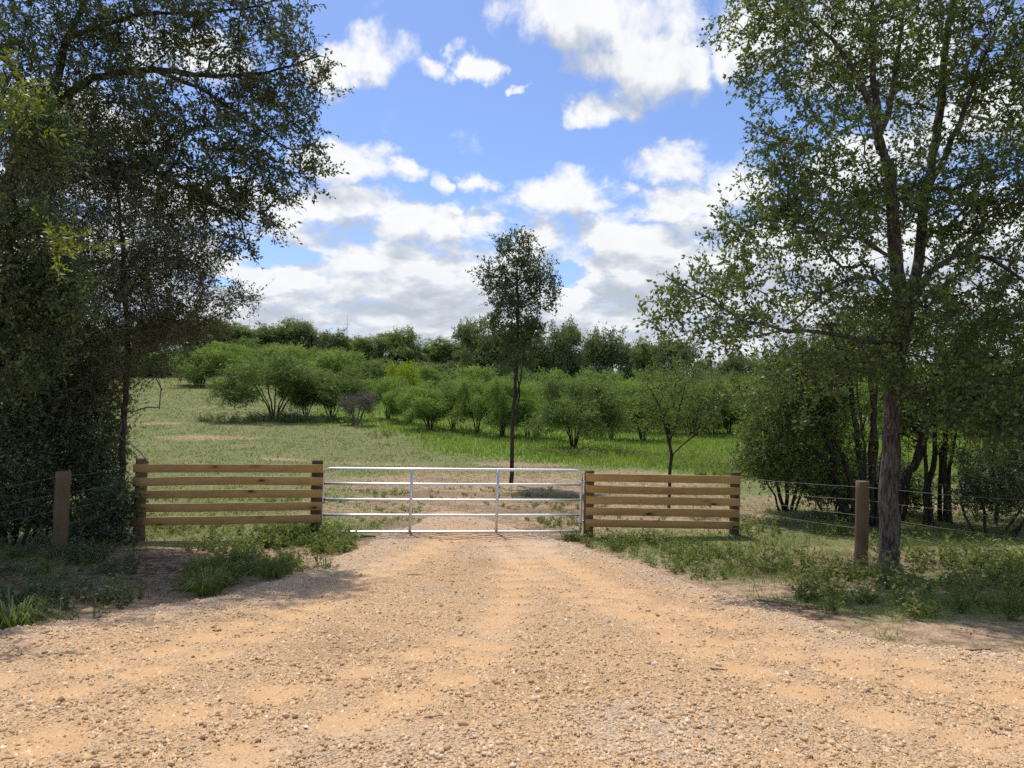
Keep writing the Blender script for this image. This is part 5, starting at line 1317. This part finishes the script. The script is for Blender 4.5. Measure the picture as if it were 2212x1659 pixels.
# larger loose stones and fallen sticks, one by one
ST = [(662, 1586, .05), (1398, 1528, .045), (1435, 1558, .05), (1180, 1470, .035), (880, 1560, .04), (735, 1640, .05), (1510, 1590, .045), (2060, 1545, .05), (1900, 1480, .045), (1960, 1520, .05), (360, 1505, .045), (420, 1540, .04), (250, 1420, .04), (590, 1435, .035), (1330, 1620, .05), (1640, 1615, .05), (1020, 1600, .04), (1760, 1590, .045), (120, 1560, .05), (1250, 1500, .035), (960, 1480, .035), (2120, 1600, .05), (480, 1640, .055), (210, 1625, .05)]
rg = np.random.default_rng(800)
ico = None
for q, (px, py, s_) in enumerate(ST[:18]):
    s_ *= 0.72
    c_ = gp(px, py); c_[2] = float(gravel_z(c_[0:1], c_[1:2], gsd(c_[0:1], c_[1:2]), pack(c_[0:1], c_[1:2]))[0]) + s_ * .2
    pts = nrm(rg.normal(size=(13, 3))) * rg.uniform(.75, 1.1, (13, 1)) * s_ * .5 * np.array([1.25, .95, .65])
    import bmesh
    bm = bmesh.new()
    for v in pts: bm.verts.new(v)
    res = bmesh.ops.convex_hull(bm, input=bm.verts[:])
    junk = [e for e in res['geom_interior'] if isinstance(e, bmesh.types.BMVert)]
    if junk: bmesh.ops.delete(bm, geom=junk, context='VERTS')
    me = bpy.data.meshes.new('loose_stone'); bm.to_mesh(me); bm.free()
    a_ = me.attributes.new('tint', 'FLOAT', 'POINT'); a_.data.foreach_set('value', np.full(len(me.vertices), float(rg.choice([.35, .6, .9, 1.0])), dtype=np.float32)); me.materials.append(M['stone'])
    o_ = obj('loose_stone', me, None, label='larger pale loose stone on the gravel, ' + ORD[sorted(v[0] for v in ST[:18]).index(px)] + ' from the left', category='stone', group='larger loose stones on the gravel'); o_.location = c_; o_.rotation_euler = (0, 0, rg.uniform(0, 6))
for q, (lab, px, py, ln, r_, ang) in enumerate([
        ('broken twig lying alone on the foreground gravel', 938, 1570, .11, .004, .3), ('dead stick along the right gravel edge', 1715, 1312, .75, .012, -.55), ('short dark stick on the right gravel shoulder', 2110, 1417, .25, .010, .1),
        ('fallen stick on the bare soil by the left tuft', 380, 1255, .5, .010, -.5), ('thin fallen stick under the left thicket', 210, 1265, .7, .010, .35), ('forked stick beside the big right trunk', 1840, 1245, .6, .012, .5),
        ('dark stick on the soil beneath the left panel', 330, 1190, .6, .010, .1), ('dark clod of bark under the gate', 795, 1163, .28, .03, .0), ('stick on the gravel right of centre', 1553, 1457, .12, .007, -.2), ('twig on the gravel near the gate', 900, 1252, .25, .006, -.1)]):
    c_ = gp(px, py); g1 = gsd(c_[0:1], c_[1:2])
    if g1[0] > 0: c_[2] = float(gravel_z(c_[0:1], c_[1:2], g1, pack(c_[0:1], c_[1:2]))[0])
    c_[2] += r_ * .8 + .008
    u = np.linspace(-.5, .5, 8)[:, None]; dv = np.array([math.cos(ang), math.sin(ang), 0])
    Pp = u * ln * dv + rg.normal(0, ln * .012, (8, 3)) * np.array([1, 1, .4]); Pp[:, 2] = np.abs(Pp[:, 2])
    G_ = Geo(); V, F = sweep(Pp, circ(7), True, None, np.linspace(r_, r_ * .5, 8) * rg.uniform(.8, 1.15, 8)); G_.add(V, F)
    for _ in range(3 if q in (0, 1, 3, 4, 5) else 1):
        a0 = Pp[rg.integers(2, 6)]; dirv = nrm(dv * .6 + rg.normal(0, .5, 3) * np.array([1, 1, .35])); dirv[2] = abs(dirv[2])
        V, F = sweep(np.array([a0, a0 + dirv * ln * .12, a0 + dirv * ln * .28 + (0, 0, -.003)]), circ(5), True, None, [r_ * .5, r_ * .35, r_ * .2]); G_.add(V, F)
    o_ = obj('fallen_stick', G_.mesh('fallen_stick', M['stick'], True), None, label=lab, category='stick'); o_.location = c_
